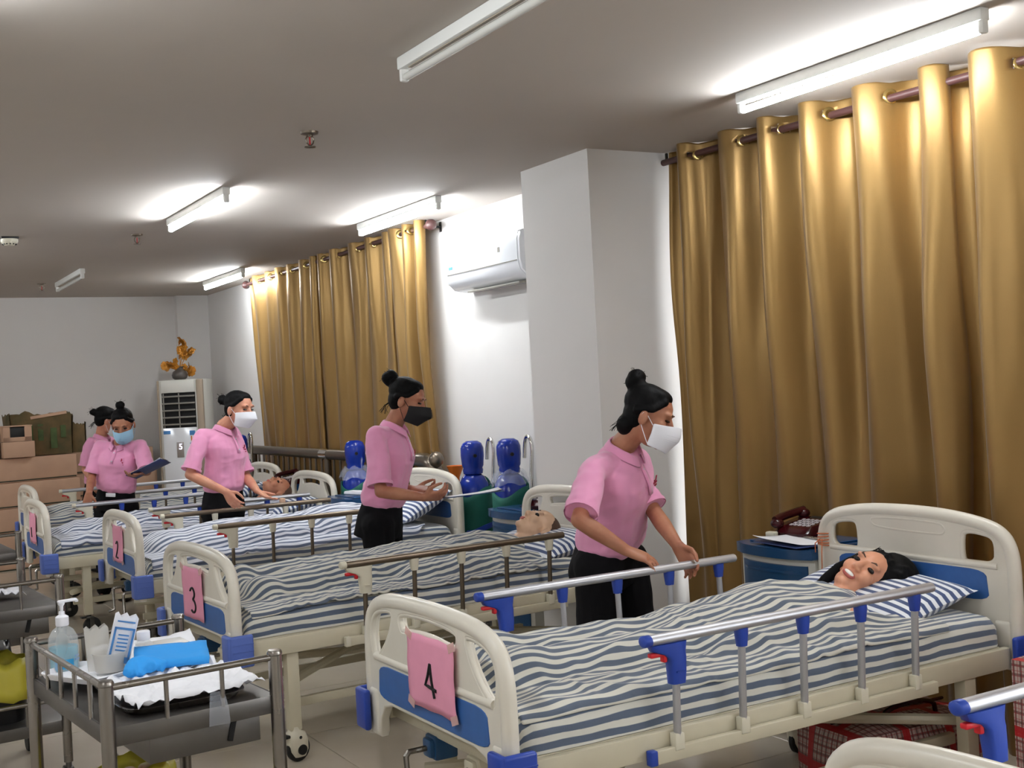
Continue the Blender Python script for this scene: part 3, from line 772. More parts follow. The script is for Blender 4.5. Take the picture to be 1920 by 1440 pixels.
def black_caster():
    f = MB().cyl((0, 0, .12), (0, 0, .16), .016, 12).box((.0, 0, .122), (.05, .06, .012), .003)
    for s in (-1, 1): f.box((.014, s * .024, .085), (.03, .005, .08), .002)
    hub = MB().cyl((.02, -.028, .06), (.02, .028, .06), .012, 12)
    wh = MB().lathe([(0, -.016), (.052, -.016), (.06, -.01), (.06, .01), (.052, .016), (0, .016)], (.02, 0, .06), (0, 1, 0), 24)
    ped = MB().box((-.03, 0, .125), (.05, .04, .012), .004)
    return f.mesh('fork', M['steel_dull'], 45), hub.mesh('hub', M['steel'], 40), wh.mesh('wheel', M['rubber'], 40), ped.mesh('brake_pedal', M['black'], 40)
CASTB = black_caster()
def rail_meshes(style):
    """rail along x, outer side -y, origin at left end of the top bar"""
    bar_m, post_m, cl_m = {'silver': ('alu', 'alu', 'blue_plastic'), 'bronze': ('bronze', 'bronze', 'cream_plastic'), 'mixed': ('alu', 'bronze', 'blue_plastic')}[style]
    d = {}
    L = 1.185
    px = [.105 + .2495 * k for k in range(5)]
    d['top_bar'] = MB().tube([(0.012, 0, 0), (L, 0, 0)], 0.0205, 16, True, 0.8).mesh('top_bar', M[bar_m], 50)
    d['end_cap'] = MB().tube([(-0.012, 0, 0), (-.008, 0, 0), (0.013, 0, 0)], [.016, .021, .0215], 16, True, .82).mesh('end_cap', M[cl_m if style != 'mixed' else 'cream_plastic'], 50)
    d['post'] = [MB().tube([(x, 0.0, -.05), (x, .012, -.325)], .0135, 10, True, .75).mesh('post', M[post_m], 50) for x in px]
    d['collar'] = MB().loft([((0, 0, -.012), (1, 0, 0), (0, 1, 0), .021, .018), ((0, 0, -.03), (1, 0, 0), (0, 1, 0), .020, .018), ((0, 0, -.066), (1, 0, 0), (0, 1, 0), .016, .014)], 14, 3).mesh('collar', M[cl_m], 50)
    mcl = MB()
    mcl.loft([((.075, 0, -.014), (1, 0, 0), (0, 1, 0), .066, .019), ((.078, 0, -.032), (1, 0, 0), (0, 1, 0), .06, .019), ((.095, 0, -.045), (1, 0, 0), (0, 1, 0), .04, .019),
              ((.105, 0, -.06), (1, 0, 0), (0, 1, 0), .031, .02), ((.107, 0.002, -.10), (1, 0, 0), (0, 1, 0), .028, .02), ((.107, .004, -.135), (1, 0, 0), (0, 1, 0), .025, .019)], 16, 4)
    mcl.box((.107, -.0205, -.098), (.03, .004, .004))
    d['latch_housing'] = mcl.mesh('latch_housing', M['cream_plastic' if style == 'mixed' else cl_m], 45)
    d['trigger'] = MB().box((.036, 0, -.043), (.05, .02, .014), .004).box((.062, 0, -.055), (.014, .02, .026), .004).mesh('trigger', M['red_plastic'], 45)
    d['lower_bar'] = MB().box((L / 2 + .015, .012, -.338), (L - .0, .022, .04), .003).mesh('lower_bar', M['cream_metal'], 45)
    d['bracket'] = MB().box((0, .012, -.305), (.034, .030, .05), .004).mesh('bracket', M['cream_plastic'], 45)
    d['bar_end'] = MB().box((0.012, .012, -.338), (.026, .026, .044), .004).mesh('bar_end', M[cl_m], 45)
    d['px'] = px
    return d
RAILS = {k: rail_meshes(k) for k in ('silver', 'bronze', 'mixed')}
def add_rail(bed, style, x0, side, raised=True):
    d = RAILS[style]
    yy = -.498 if side < 0 else .498
    r = bpy.data.objects.new('side_rail', None); COL.objects.link(r); r.parent = bed
    r.location = (x0, yy, .826)
    def put(nm, me, x=0.0):
        o = link(nm, me, r, (x, 0, 0))
        if side > 0: o.scale = (1, -1, 1)
        return o
    put('top_bar', d['top_bar']); put('end_cap', d['end_cap']); put('latch_housing', d['latch_housing']); put('trigger', d['trigger'])
    put('lower_bar', d['lower_bar']); put('bar_end', d['bar_end'])
    for i, me in enumerate(d['post']):
        put('post', me); put('bracket', d['bracket'], d['px'][i])
        if i: put('collar', d['collar'], d['px'][i])
    return r
def cross_frame(bed):
    mb = MB()
    for s in (-1, 1): mb.box((0, s * .455, .515), (2.0, .03, .075), .004)
    mb.build('side_beam', M['cream_metal'], bed)
    for x in (-.97, -.3, .4, .97):
        MB().box((x, 0, .51), (.04, .90, .05), .004).build('cross_beam', M['cream_metal'], bed)
    MB().box((0, 0, .548), (1.96, .88, .012), .003).build('deck', M['cream_metal'], bed)
def add_bed(name_lab, x, y, rz, head='head', near=None, far=None, bump='periwinkle', x0=-.61, x0f=-.61, crank=True):
    b = thing('hospital_bed', name_lab, 'hospital bed', (x, y, 0), rz, 'row of hospital beds')
    for kind, px in (('foot', FX), (head, HX)):
        fr, pn = BOARD[kind]
        o = link('footboard' if px < 0 else 'headboard', fr, b, (px, 0, 0))
        if px > 0 and head == 'foot': o.location = (px, 0, .075 if near == 'bronze' else .035)
        p = link('panel', pn, o)
        if px > 0: pass
    cross_frame(b)
    for sx in (-1, 1):
        for sy in (-1, 1):
            l = MB().box((0, 0, .31), (.055, .05, .34), .004).build('leg', M['cream_metal'], b); l.location = (sx * .80, sy * .43, 0)
            cs = CAST if bump == 'blue_plastic' or near == 'bronze' and far is None else CASTB
            h = link('caster', cs[0], b, (sx * .80, sy * .43, 0)); h.rotation_euler = (0, 0, .2 * sx * sy)
            for nm, me in zip(('hub', 'wheel', 'brake_pedal'), cs[1:]): link(nm, me, h)
            q = link('corner_bumper', BUMP[bump], b, (sx * (1.075), sy * .482, .525))
            q.scale = (-sx, -sy, 1)
    for s in (-1, 1):
        MB().box((0, s * .30, .22), (1.75, .03, .04), .004).build('stretcher', M['cream_metal'], b)
    MB().tube([(-.9, -.40, .30), (-.3, 0, .36), (.3, 0, .36), (.9, .40, .30)], .02, 8).build('brace', M['cream_metal'], b)
    MB().tube([(-.9, .40, .30), (-.3, .02, .33), (.3, .02, .33), (.9, -.40, .30)], .02, 8).build('brace', M['cream_metal'], b)
    for sy in (-.14, .14):
        MB().box((-.96, sy, .452), (.08, .075, .075), .008).box((-1.0, sy, .452), (.03, .06, .06), .01).build('crank_box', M['cabinet_blue'] if sy > 0 else M['cream_metal'], b)
        MB().tube([(-.99, sy, .452), (-1.075, sy, .452), (-1.085, sy, .44), (-1.085, sy - .01, .32), (-1.12, sy - .01, .31)], .010, 8).build('crank_handle', M['steel'], b)
    if near: add_rail(b, near, x0, -1)
    if far: add_rail(b, far, x0f, 1)
    return b
BEDS = {}
BEDS[5] = add_bed('nearest hospital bed, only its end and one raised silver rail seen at the bottom right', 2.72, 1.275, 0, 'head', None, 'silver', 'blue_plastic')
for ch in BEDS[5].children:
    if ch.name.startswith('footboard'): ch.location[2] = -.035; ch.location[0] += .01
BEDS[4] = add_bed('white hospital bed with both silver side rails up, pink number 4 on its footboard', 2.615, 3.267, 0, 'head', 'silver', 'silver', 'blue_plastic')
BEDS[3] = add_bed('white hospital bed with a bronze near side rail, pink number 3 on its footboard', 2.49, 5.44, .052, 'foot', 'bronze', None, 'periwinkle', -.565)
BEDS[2] = add_bed('white hospital bed with two bronze side rails, pink number 2 on its footboard', 2.61, 7.52, 0.005, 'head', 'bronze', 'bronze', 'periwinkle', -.615, -.675)
BEDS[1] = add_bed('hospital bed just behind the bed marked 2, silver rails on bronze posts', 2.355, 9.10, 0.0, 'foot', 'mixed', 'mixed', 'periwinkle', -.36, -.70)
BEDS[0] = add_bed('farthest hospital bed in the row, near the stacked cartons', 2.56, 10.92, 0.0, 'foot', 'mixed', 'mixed', 'periwinkle', -.36, -.70)

# ------------------------------------------------------------------ numbered pink papers taped to the footboards
STROKES = {'4': [[(.5, 1), (.28, .6), (.02, .3), (.3, .27), (1, .2)], [(.5, 1), (.6, .5), (.78, -.05)]],
           '3': [[(.1, .86), (.3, .98), (.65, 1), (.9, .82), (.8, .64), (.45, .53), (.8, .45), (1, .25), (.85, .05), (.5, -.03), (.15, .06)]],
           '2': [[(.15, .84), (.4, 1), (.75, .97), (.88, .78), (.75, .5), (.4, .2), (.12, .02), (.5, .04), (.95, .0)]],
           '1': [[(.5, 1), (.5, 0)]]}
def sign(n, bed, dy, zc, w, h, txt, lab, dny, dnz, tw, th):
    ang = BEDS[bed].rotation_euler[2]; bl = BEDS[bed].location
    lp = rotz(ang) @ V3((FX - .027, dy, zc))
    r = thing('paper_sign', lab, 'sign', (bl[0] + lp[0], bl[1] + lp[1], zc), ang, 'pink paper signs on the footboards')
    def off(u, v): return .003 * math.sin(u * 7 + n) + .002 * math.sin(v * 5 + n * 2)
    P = [[(-off(j / 12 - .5, i / 10 - .5), -((j / 12 - .5) * w) + .002 * math.sin(i * 1.7 + n) * (j in (0, 12)), (i / 10 - .5) * h + .0015 * math.sin(j * 1.3 + n) * (i in (0, 10))) for j in range(13)] for i in range(11)]
    m = MB().grid(P).mesh('sheet', M['pink_paper'], 180)
    link('sheet', evaluated_mesh(m, [('SOLIDIFY', dict(thickness=.0006, offset=0.0))], 'sheet'), r)
    mb = MB()
    for st in STROKES[txt]:
        pts = []
        for (a, b, _) in smooth_loop([(q[0], q[1], 0) for q in st], 2 if txt in '32' else 0, False):
            y = dny - (a - .5) * tw; z = dnz + (b - .5) * th
            pts.append((-off(-y / w, z / h) - .0012, y, z))
        mb.tube(pts, .0052, 8, True, 1.0)
    vs = mb.v
    mb.build('numeral', M['ink'], r, 60)
    for sy in (-1, 1):
        for sz in (-1, 1):
            if sz < 0 and n == 3: continue
            MB().box((-off(sy * .46, sz * .46) - .0012, sy * (w / 2 - .014), sz * (h / 2 - .006)), (.0008, .045, .026), 0, rot=rotm((1, 0, 0), .35 * sy)).build('tape', M['tape'], r)
sign(4, 4, -.045, .725, .315, .222, '4', 'pink paper with a large black 4, on the nearest full footboard', .005, -.015, .066, .095)
sign(3, 3, .015, .715, .285, .232, '3', 'pink paper with a curly black 3, on the footboard behind the nearest trolley', -.005, -.03, .06, .11)
sign(2, 2, .015, .735, .28, .222, '2', 'pink paper with a thin black 2, on a small footboard further back', -.005, -.035, .06, .10)
sign(1, 1, .015, .735, .28, .215, '1', 'pink paper with a short handwritten stroke on the footboard farthest back', -.0, -.03, .02, .07)
# ------------------------------------------------------------------ mattresses, quilts, pillows, mannequins
MT = 0.665          # mattress top
def mattress_mesh(seed):
    # rounded slab; stripe attribute follows the sheet over the edges
    nx, nv = 60, 44
    prof = []; hw, r, zb = .44, .05, .556
    n = nv
    path = [(-hw, zb)] + [(-hw, zb + (MT - r - zb) * t) for t in (.5, 1)] + [(-hw + r * (1 - math.cos(a)), MT - r + r * math.sin(a)) for a in np.linspace(.25, PI / 2, 5)]
    path += [(-hw + r + (2 * hw - 2 * r) * t, MT) for t in np.linspace(.04, .96, 20)]
    path += [(hw - r * (1 - math.cos(a)), MT - r + r * math.sin(a)) for a in np.linspace(PI / 2, .25, 5)] + [(hw, zb + (MT - r - zb) * t) for t in (1, .5)] + [(hw, zb)]
    path = np.array(path); arc = np.concatenate([[0], np.cumsum(np.linalg.norm(np.diff(path, axis=0), axis=1))])
    P = []; A = []
    xs = [-1.0, -.998, -.985, -.96] + list(np.linspace(-.93, .93, nx)) + [.96, .985, .998, 1.0]
    for x in xs:
        e = max(0, abs(x) - .95) / .05
        row = []
        for (y, z), a in zip(path, arc):
            wz = .006 * noise.noise(Vector((x * 4 + seed * 5, y * 5, z * 9))) + .004 * noise.noise(Vector((x * 11, y * 9 + seed, z * 20)))
            zz = z - (z - zb) * (1 - math.sqrt(max(0, 1 - e * e))) * .6 + wz * (1 if z > zb + .01 else 0)
            row.append((x, y * (1 - .06 * e * e) + wz * .8, zz))
            A.append(a + .012 * noise.noise(Vector((x * 2.2 + seed, a * 3, 1))))
        P.append(row)
    m = MB().grid(P); k = len(path); q = len(xs)
    base = m.n
    m.f.append(tuple(range(k))); m.m.append(0); m.f.append(tuple((q - 1) * k + i for i in range(k - 1, -1, -1))); m.m.append(0)
    for i in range(0): pass
    me = m.mesh('ticking', M['sheet'], 60); set_attr(me, A); return me
MATT = [mattress_mesh(1), mattress_mesh(2)]
MLAB = {5: 'striped mattress on the cut-off bed at the bottom right', 4: 'striped mattress beneath the long-haired mannequin', 3: 'striped mattress beneath the short-haired mannequin with bronze rail in front',
        2: 'striped mattress under the quilt with painted-in cool light, pillow leaning at its head', 1: 'striped mattress of the bed where the woman in folded white mask reaches', 0: 'striped mattress of the farthest bed by the cartons'}
for b in (5, 4, 3, 2, 1, 0):
    o = link('mattress', MATT[b % 2]); o.location = BEDS[b].location; o.rotation_euler = BEDS[b].rotation_euler
    tag(o, MLAB[b], 'mattress', 'striped mattresses')

def drape(hfun, x0, x1, y0, y1, seed, slack=(1.06, 1.09), nx=118, ny=62, steps=70, iters=7, ylim=.475):
    rng = np.random.RandomState(seed)
    X, Y = np.meshgrid(np.linspace(x0, x1, nx), np.linspace(y0, y1, ny), indexing='ij')
    Z = hfun(X, Y) + .05
    sx, sy = (x1 - x0) / (nx - 1), (y1 - y0) / (ny - 1)
    lowf = np.zeros_like(X)
    for i in range(nx):
        for j in range(ny):
            lowf[i, j] = noise.noise(Vector((X[i, j] * 3.2 + seed * 4, Y[i, j] * 4.5, seed))) + .6 * noise.noise(Vector((X[i, j] * 7 + seed, Y[i, j] * 10, seed + 5)))
    Z = Z + lowf * .045 + rng.rand(nx, ny) * .004
    p = np.stack([X, Y, Z], -1); v = np.zeros_like(p)
    p += np.stack([lowf * .01, np.roll(lowf, 7, 0) * .012, np.zeros_like(Z)], -1)
    rx, ry = sx * slack[0], sy * slack[1]; rd = math.hypot(rx, ry)
    def con(a, b, r, k, mn=False):
        d = b - a; L = np.linalg.norm(d, axis=-1, keepdims=True) + 1e-9
        e = (L - r)
        if mn: e = np.minimum(e, 0)
        c = d * (e / L) * (.5 * k)
        a += c; b -= c
    for st in range(steps):
        v[..., 2] -= 9.8 * .012 * .6
        v *= .93
        q = p.copy(); p = p + v * .012
        for it in range(iters):
            for o in (0, 1):
                m = (nx - o) // 2; con(p[o:o + 2 * m:2], p[o + 1:o + 1 + 2 * m:2], rx, .9)
                m = (ny - o) // 2; con(p[:, o:o + 2 * m:2], p[:, o + 1:o + 1 + 2 * m:2], ry, .9)
            con(p[:-1, :-1], p[1:, 1:], rd, .15); con(p[1:, :-1], p[:-1, 1:], rd, .15)
            con(p[:-3], p[3:], 3 * rx * .84, .22, True); con(p[:, :-3], p[:, 3:], 3 * ry * .84, .22, True)
            h = hfun(p[..., 0], p[..., 1]) + .008
            low = p[..., 2] < h
            p[..., 2] = np.where(low, h, p[..., 2])
        np.clip(p[..., 1], y0 - .012, y1 + .012, out=p[..., 1]); np.clip(p[..., 0], x0 - .008, x1 + .012, out=p[..., 0])
        v = (p - q) / .012
        v[low] *= .35
        np.clip(v, -1.2, 1.2, out=v)
    for _ in range(2):
        s = p.copy(); s[1:-1, 1:-1] = .5 * p[1:-1, 1:-1] + .125 * (p[:-2, 1:-1] + p[2:, 1:-1] + p[1:-1, :-2] + p[1:-1, 2:]); p = s
    vv = np.tile(np.linspace(0, (y1 - y0) * slack[1], ny), nx)
    # gathered folds over the draped shape, and the pull of the weave that goes with them
    for i in range(nx):
        for j in range(ny):
            x, y = p[i, j, 0], p[i, j, 1]
            w = noise.noise(Vector((x * 1.3 + seed, y * 2.0, 3.0)))
            a = 1 - abs(noise.noise(Vector((x * 2.6 + 1.2 * w + seed, y * 7.5 + 1.6 * w, seed * 1.7)))) * 2
            b = 1 - abs(noise.noise(Vector((x * 5.5 - y * 3 + seed, y * 13 + x * 2.5, seed)))) * 2
            e = min(1.0, 12 * (j + .5) / ny, 12 * (ny - j - .5) / ny) * min(1.0, 10 * (i + 1) / nx)
            amp = .55 + .9 * max(0, w + .25)
            p[i, j, 2] += e * amp * (.022 * max(0, a) ** 2 + .010 * max(0, b) ** 2)
            p[i, j, 1] += e * .014 * w
    q = vv.reshape(nx, ny)
    for i in range(nx):
        for j in range(ny):
            x, y = p[i, j, 0], q[i, j]
            q[i, j] += .030 * noise.noise(Vector((x * 2.1 + seed * 2, y * 2.6, 8))) + .012 * noise.noise(Vector((x * 6.5 + seed, y * 6, 2)))
    return p, q.ravel()
def hills(spec, edge=.43):
    """height over the bed: list of (x, y, rx, ry, height) bumps over the mattress"""
    def f(x, y):
        z = np.full(np.shape(x), MT, float)
        for (cx, cy, rx, ry, h) in spec:
            d = ((x - cx) / rx) ** 2 + ((y - cy) / ry) ** 2
            z = np.maximum(z, MT + h * np.sqrt(np.clip(1 - d, 0, 1)))
        t = np.clip((np.abs(y) - edge) / .04, 0, 1)
        return z * (1 - t) + np.minimum(z, .56) * t
    return f
BODY4 = [(-.80, .10, .16, .11, .10), (-.80, -.08, .16, .11, .09), (-.45, .09, .55, .11, .075), (-.45, -.09, .55, .11, .07), (0.05, 0, .35, .24, .09), (.32, .02, .42, .24, .115), (.2, -.26, .4, .07, .05), (.2, .27, .4, .07, .05)]
BODY3 = [(-.82, .08, .10, .10, .11), (-.78, -.12, .1, .1, .09), (-.35, .10, .55, .12, .11), (-.35, -.08, .55, .12, .105), (0.05, .02, .4, .25, .13), (.35, .03, .42, .25, .135), (.25, -.25, .4, .08, .08)]
BODY2 = [(-.75, .0, .2, .25, .10), (-.2, .0, .7, .36, .13), (.35, .0, .5, .36, .145), (.62, .05, .22, .3, .12)]
BODY1 = [(-.7, .05, .25, .2, .07), (-.1, .0, .7, .3, .10), (.45, .0, .4, .28, .12)]
def quilt(lab, bed, spec, x0, x1, y0, y1, seed, mat, slack=(1.05, 1.10), nx=118, ny=62, steps=70):
    p, a = drape(hills(spec), x0, x1, y0, y1, seed, slack, nx, ny, steps)
    m = MB().grid(p).mesh('quilt', M[mat], 180); set_attr(m, a)
    m = evaluated_mesh(m, [('SOLIDIFY', dict(thickness=.010, offset=1.0)), ('SUBSURF', dict(levels=1))], 'quilt')
    m.polygons.foreach_set('use_smooth', [True] * len(m.polygons))
    o = link('quilt', m); o.location = BEDS[bed].location; o.rotation_euler = BEDS[bed].rotation_euler
    return tag(o, lab, 'quilt', 'striped quilts')
quilt('blue and off-white striped quilt over the long-haired mannequin on the bed marked 4', 4, BODY4, -.985, .72, -.452, .45, 3, 'quilt', (1.05, 1.08))
quilt('crumpled striped quilt over the short-haired mannequin on the bed marked 3', 3, BODY3, -.96, .76, -.435, .45, 8, 'quilt', (1.14, 1.13))
quilt('blue and white striped quilt with painted-in cool light on the bed marked 2', 2, BODY2, -.97, .80, -.475, .46, 12, 'quilt_cool_lit', (1.05, 1.08))
quilt('rumpled striped quilt on the bed just behind the bed marked 2', 1, BODY1, -.95, .72, -.46, .46, 17, 'quilt_cool_lit', (1.07, 1.10), 84, 46, 60)
quilt('rumpled striped quilt on the farthest bed', 0, BODY1, -.95, .78, -.46, .46, 21, 'quilt', (1.08, 1.12), 84, 46, 60)

def pillow(lab, bed, c, size, rot, seed, stripes='y'):
    n = 26; P = []; A = []; w, d, h = size
    verts = []; faces = []; at = []
    for side in (1, -1):
        for i in range(n + 1):
            for j in range(n + 1):
                u, v = i / n * 2 - 1, j / n * 2 - 1
                e = (1 - u * u) * (1 - v * v)
                z = side * h / 2 * e ** .42 + .006 * noise.noise(Vector((u * 2 + seed, v * 2, side))) * e
                pin = 1 - .10 * (1 - abs(v)) * 0 - .07 * (1 - v * v) * (abs(u) ** 4); pin2 = 1 - .07 * (1 - u * u) * (abs(v) ** 4)
                verts.append((u * w / 2 * pin, v * d / 2 * pin2, z)); at.append((u * w / 2 if stripes == 'y' else v * d / 2) + 1)
    k = (n + 1) ** 2
    for s, o in ((0, 0), (1, k)):
        for i in range(n):
            for j in range(n):
                q = (o + i * (n + 1) + j, o + (i + 1) * (n + 1) + j, o + (i + 1) * (n + 1) + j + 1, o + i * (n + 1) + j + 1)
                faces.append(q if s == 0 else q[::-1])
    m = MB().add(verts, faces).mesh('pillow', M['pillow'], 180); set_attr(m, at)
    o = link('pillow', m)
    B = Matrix.Translation(BEDS[bed].location) @ Matrix.Rotation(BEDS[bed].rotation_euler[2], 4, 'Z')
    o.matrix_basis = B @ Matrix.Translation(Vector(c)) @ Matrix.Rotation(rot[2], 4, 'Z') @ Matrix.Rotation(rot[1], 4, 'Y') @ Matrix.Rotation(rot[0], 4, 'X')
    return tag(o, lab, 'pillow', 'striped pillows')
pillow('striped pillow under the long black hair on the bed marked 4', 4, (.83, .02, .708), (.40, .70, .12), (.05, -.24, -.06), 1)
pillow('striped pillow behind the standing woman in the black mask', 2, (.84, -.06, .775), (.42, .66, .15), (-.1, -.42, .1), 2)
pillow('striped pillow under the short-haired mannequin, on the bed marked 3', 3, (.82, -.02, .725), (.40, .70, .13), (0, -.15, 0), 3)
pillow('striped pillow at the head of the bed behind the bed marked 2', 1, (.80, 0, .72), (.40, .66, .13), (0, -.2, 0), 4)
pillow('striped pillow at the head of the farthest bed', 0, (.84, 0, .72), (.38, .64, .13), (0, -.25, 0), 5)

# ------------------------------------------------------------------ heads (shared by people and mannequins)
def head_parts(mb, c, f, r, u, k=1.0, open_mouth=False):
    """adds skull, jaw, nose, ears as closed shapes; c = centre of the head, f/r/u = facing, right, up"""
    A = np.array([f, r, u]); at = lambda a, b, d: V3(c) + k * (A[0] * a + A[1] * b + A[2] * d)
    mb.ell(at(-.008, 0, .032), k * V3((.092, .074, .082)), A)            # cranium
    mb.ell(at(.018, 0, -.012), k * V3((.068, .064, .085)), A)            # face
    mb.ell(at(.03, 0, -.068), k * V3((.050, .050, .042)), A)             # jaw
    mb.ell(at(.066, 0, -.092), k * V3((.020, .024, .019)), A)            # chin
    for s in (-1, 1):
        mb.ell(at(.058, s * .034, -.022), k * V3((.026, .026, .028)), A)  # cheek
        mb.ell(at(.074, s * .026, .030), k * V3((.014, .030, .011)), A)   # brow
        mb.ell(at(-.012, s * .080, -.010), k * V3((.019, .011, .031)), A) # ear
        mb.ell(at(.090, s * .011, -.030), k * V3((.010, .009, .008)), A)  # nostril
    mb.cap(at(.078, 0, .018), at(.100, 0, -.024), k * .009, k * .012)     # nose
    mb.ell(at(.078, 0, -.058), k * V3((.014, .026, .009)), A)             # lips
    mb.ell(at(.074, 0, -.070), k * V3((.014, .022, .008)), A)
def face_details(root, c, f, r, u, k=1.0, mouth=True, dark=False, teeth=False, ez=.0052):
    A = np.array([f, r, u]); at = lambda a, b, d: V3(c) + k * (A[0] * a + A[1] * b + A[2] * d)
    for s in (-1, 1):
        e = MB().ell(at(.0745, s * .0325, .006), k * V3((.012, .0145, .0062 if not dark else ez)), A, 12, 8)
        if dark: e.build('eye', M['eye'], root)
        else:
            eo = e.build('eye', M['eye_white'], root)
            MB().ell(at(.0835, s * .0325, .005), k * V3((.0042, .0062, .0056)), A, 10, 6).build('iris', M['eye'], eo)
            MB().tube([at(.078, s * .019, .010), at(.086, s * .033, .0145), at(.072, s * .048, .008)], k * .0022, 6).build('upper_lid', M['eye'], root)
        MB().tube([at(.084, s * .014, .027), at(.088, s * .03, .033), at(.074, s * .052, .028)], [k * .0022, k * .0034, k * .0016], 6, True).build('eyebrow', M['brown_hair' if dark else 'hair'], root)
    if mouth:
        if teeth:
            MB().ell(at(.085, 0, -.062), k * V3((.008, .027, .014)), A, 16, 8).build('mouth_rim', M['lip'], root)
            MB().ell(at(.0885, 0, -.060), k * V3((.007, .021, .0085)), A, 16, 8).build('teeth', M['teeth'], root)
        else:
            MB().ell(at(.0885, 0, -.0595), k * V3((.005, .022, .0048)), A, 14, 6).ell(at(.086, 0, -.068), k * V3((.005, .018, .0048)), A, 14, 6).build('lips', M['lip'], root)

def mannequin(lab, bed, head, f, u, body, skin, hairf, k=1.0, seed=0, teeth=False):
    """head etc. in bed-local coordinates"""
    root = thing('training_mannequin', lab, 'mannequin', BEDS[bed].location, BEDS[bed].rotation_euler[2], 'nursing mannequins in the beds')
    f = unit(f); u = unit(V3(u) - f * V3(u).dot(f)); r = np.cross(f, u)
    mb = MB(); head_parts(mb, head, f, r, u, k)
    nb = V3(body['neck'])
    mb.cap(V3(head) - u * .05 * k - f * .012, nb, .050, .056)
    ch = V3(body['chest'])
    mb.ell(ch, (.17, .17, .055)); mb.cap(nb, ch - V3((.02, 0, .015)), .055, .05)
    hp = V3(body['hip']); mb.ell(hp, (.12, .15, .045)); mb.cap(ch, hp, .05, .045)
    for s in (-1, 1):
        sh = ch + V3((.08, s * .15, -.005)); mb.cap(sh, ch + V3((-.22, s * .22, -.03)), .035, .028); mb.cap(ch + V3((-.22, s * .22, -.03)), ch + V3((-.44, s * .22, -.035)), .028, .022)
        mb.cap(hp + V3((-.02, s * .08, 0)), hp + V3((-.36, s * .09, .0)), .045, .038); mb.cap(hp + V3((-.36, s * .09, 0)), hp + V3((-.70, s * .09, -.01)), .038, .03)
        mb.cap(hp + V3((-.70, s * .09, -.01)), hp + V3((-.73, s * .09, .008)), .026, .020)
    link('body', voxel(mb, M[skin], 'body', .0055, 3), root)
    face_details(root, head, f, r, u, k, True, True, teeth, .0085)
    hairf(root, V3(head), f, r, u, k)
    return root
def long_hair(root, c, f, r, u, k):
    A = np.array([f, r, u]); at = lambda a, b, d: c + k * (A[0] * a + A[1] * b + A[2] * d)
    mb = MB()
    mb.ell(at(-.034, -.010, .050), k * V3((.092, .102, .094)), A)
    mb.ell(at(-.022, -.050, .098), k * V3((.072, .092, .082)), A)
    mb.ell(at(-.045, -.10, .035), k * V3((.05, .065, .08)), A)
    q = random.Random(5)
    for i in range(30):      # near side, falling over the pillow
        b0 = q.uniform(-.09, .0)
        mb.tube(smooth_loop([at(q.uniform(-.02, .05), b0, q.uniform(.09, .125)), at(q.uniform(-.04, .01), -.10 - q.uniform(0, .05), q.uniform(.03, .11)),
                             at(q.uniform(-.07, -.02), -q.uniform(.11, .17), q.uniform(-.05, .09)), at(q.uniform(-.10, -.05), -q.uniform(.11, .18), q.uniform(-.15, -.02))], 2, False), .0155, 7)
    for i in range(14):      # far side, close to the cheek
        mb.tube(smooth_loop([at(q.uniform(-.02, .05), q.uniform(.0, .05), q.uniform(.085, .12)), at(q.uniform(-.03, .03), q.uniform(.075, .10), q.uniform(.0, .07)),
                             at(q.uniform(-.06, -.01), q.uniform(.08, .115), q.uniform(-.10, -.03)), at(q.uniform(-.09, -.05), q.uniform(.07, .12), q.uniform(-.15, -.10))], 2, False), .0125, 7)
    link('hair', voxel(mb, M['hair'], 'hair', .006, 2), root)
    st = MB()
    for i in range(70):
        s = q.choice((-1, -1, -1, 1)); w = 1 if s < 0 else .55
        st.tube(smooth_loop([at(.02, s * .05, .115), at(-.01, s * q.uniform(.09, .13) * w, q.uniform(.06, .16)), at(-.07, s * q.uniform(.12, .22) * w, q.uniform(-.03, .15)), at(-.13, s * q.uniform(.12, .25) * w, q.uniform(-.18, .10))], 1, False), .0012, 4)
    o = st.build('loose_strands', M['hair'], root, 180); o['kind'] = 'stuff'
def painted_hair(root, c, f, r, u, k):
    A = np.array([f, r, u]); at = lambda a, b, d: c + k * (A[0] * a + A[1] * b + A[2] * d)
    mb = MB().ell(at(-.030, 0, .048), k * V3((.086, .0775, .076)), A).ell(at(-.045, 0, .0), k * V3((.06, .068, .075)), A)
    link('hair', voxel(mb, M['brown_hair'], 'hair', .006, 3), root)
# bed 4: face turned up and towards the aisle, chin towards the foot end
mannequin('mannequin with long black hair and bared teeth lying on the bed marked 4', 4, (.815, .035, .765), (-.50, -.52, .70), (.78, -.28, .52),
          dict(neck=(.67, .02, .705), chest=(.47, .0, .69), hip=(.0, 0, .69)), 'doll_skin', long_hair, 1.10, teeth=True)
mannequin('mannequin with painted short brown hair lying face up on the bed marked 3', 3, (.81, .0, .80), (-.30, .02, .95), (.95, .0, .30),
          dict(neck=(.68, .0, .73), chest=(.50, .0, .69), hip=(.05, 0, .685)), 'doll_skin_2', painted_hair, 1.05)
mannequin('brown-haired mannequin in the bed behind the bed marked 2', 1, (.74, .0, .85), (-.1, -.3, .95), (1, 0, .1),
          dict(neck=(.60, .0, .745), chest=(.40, .0, .70), hip=(.0, 0, .685)), 'skin_tan', painted_hair, 1.0)
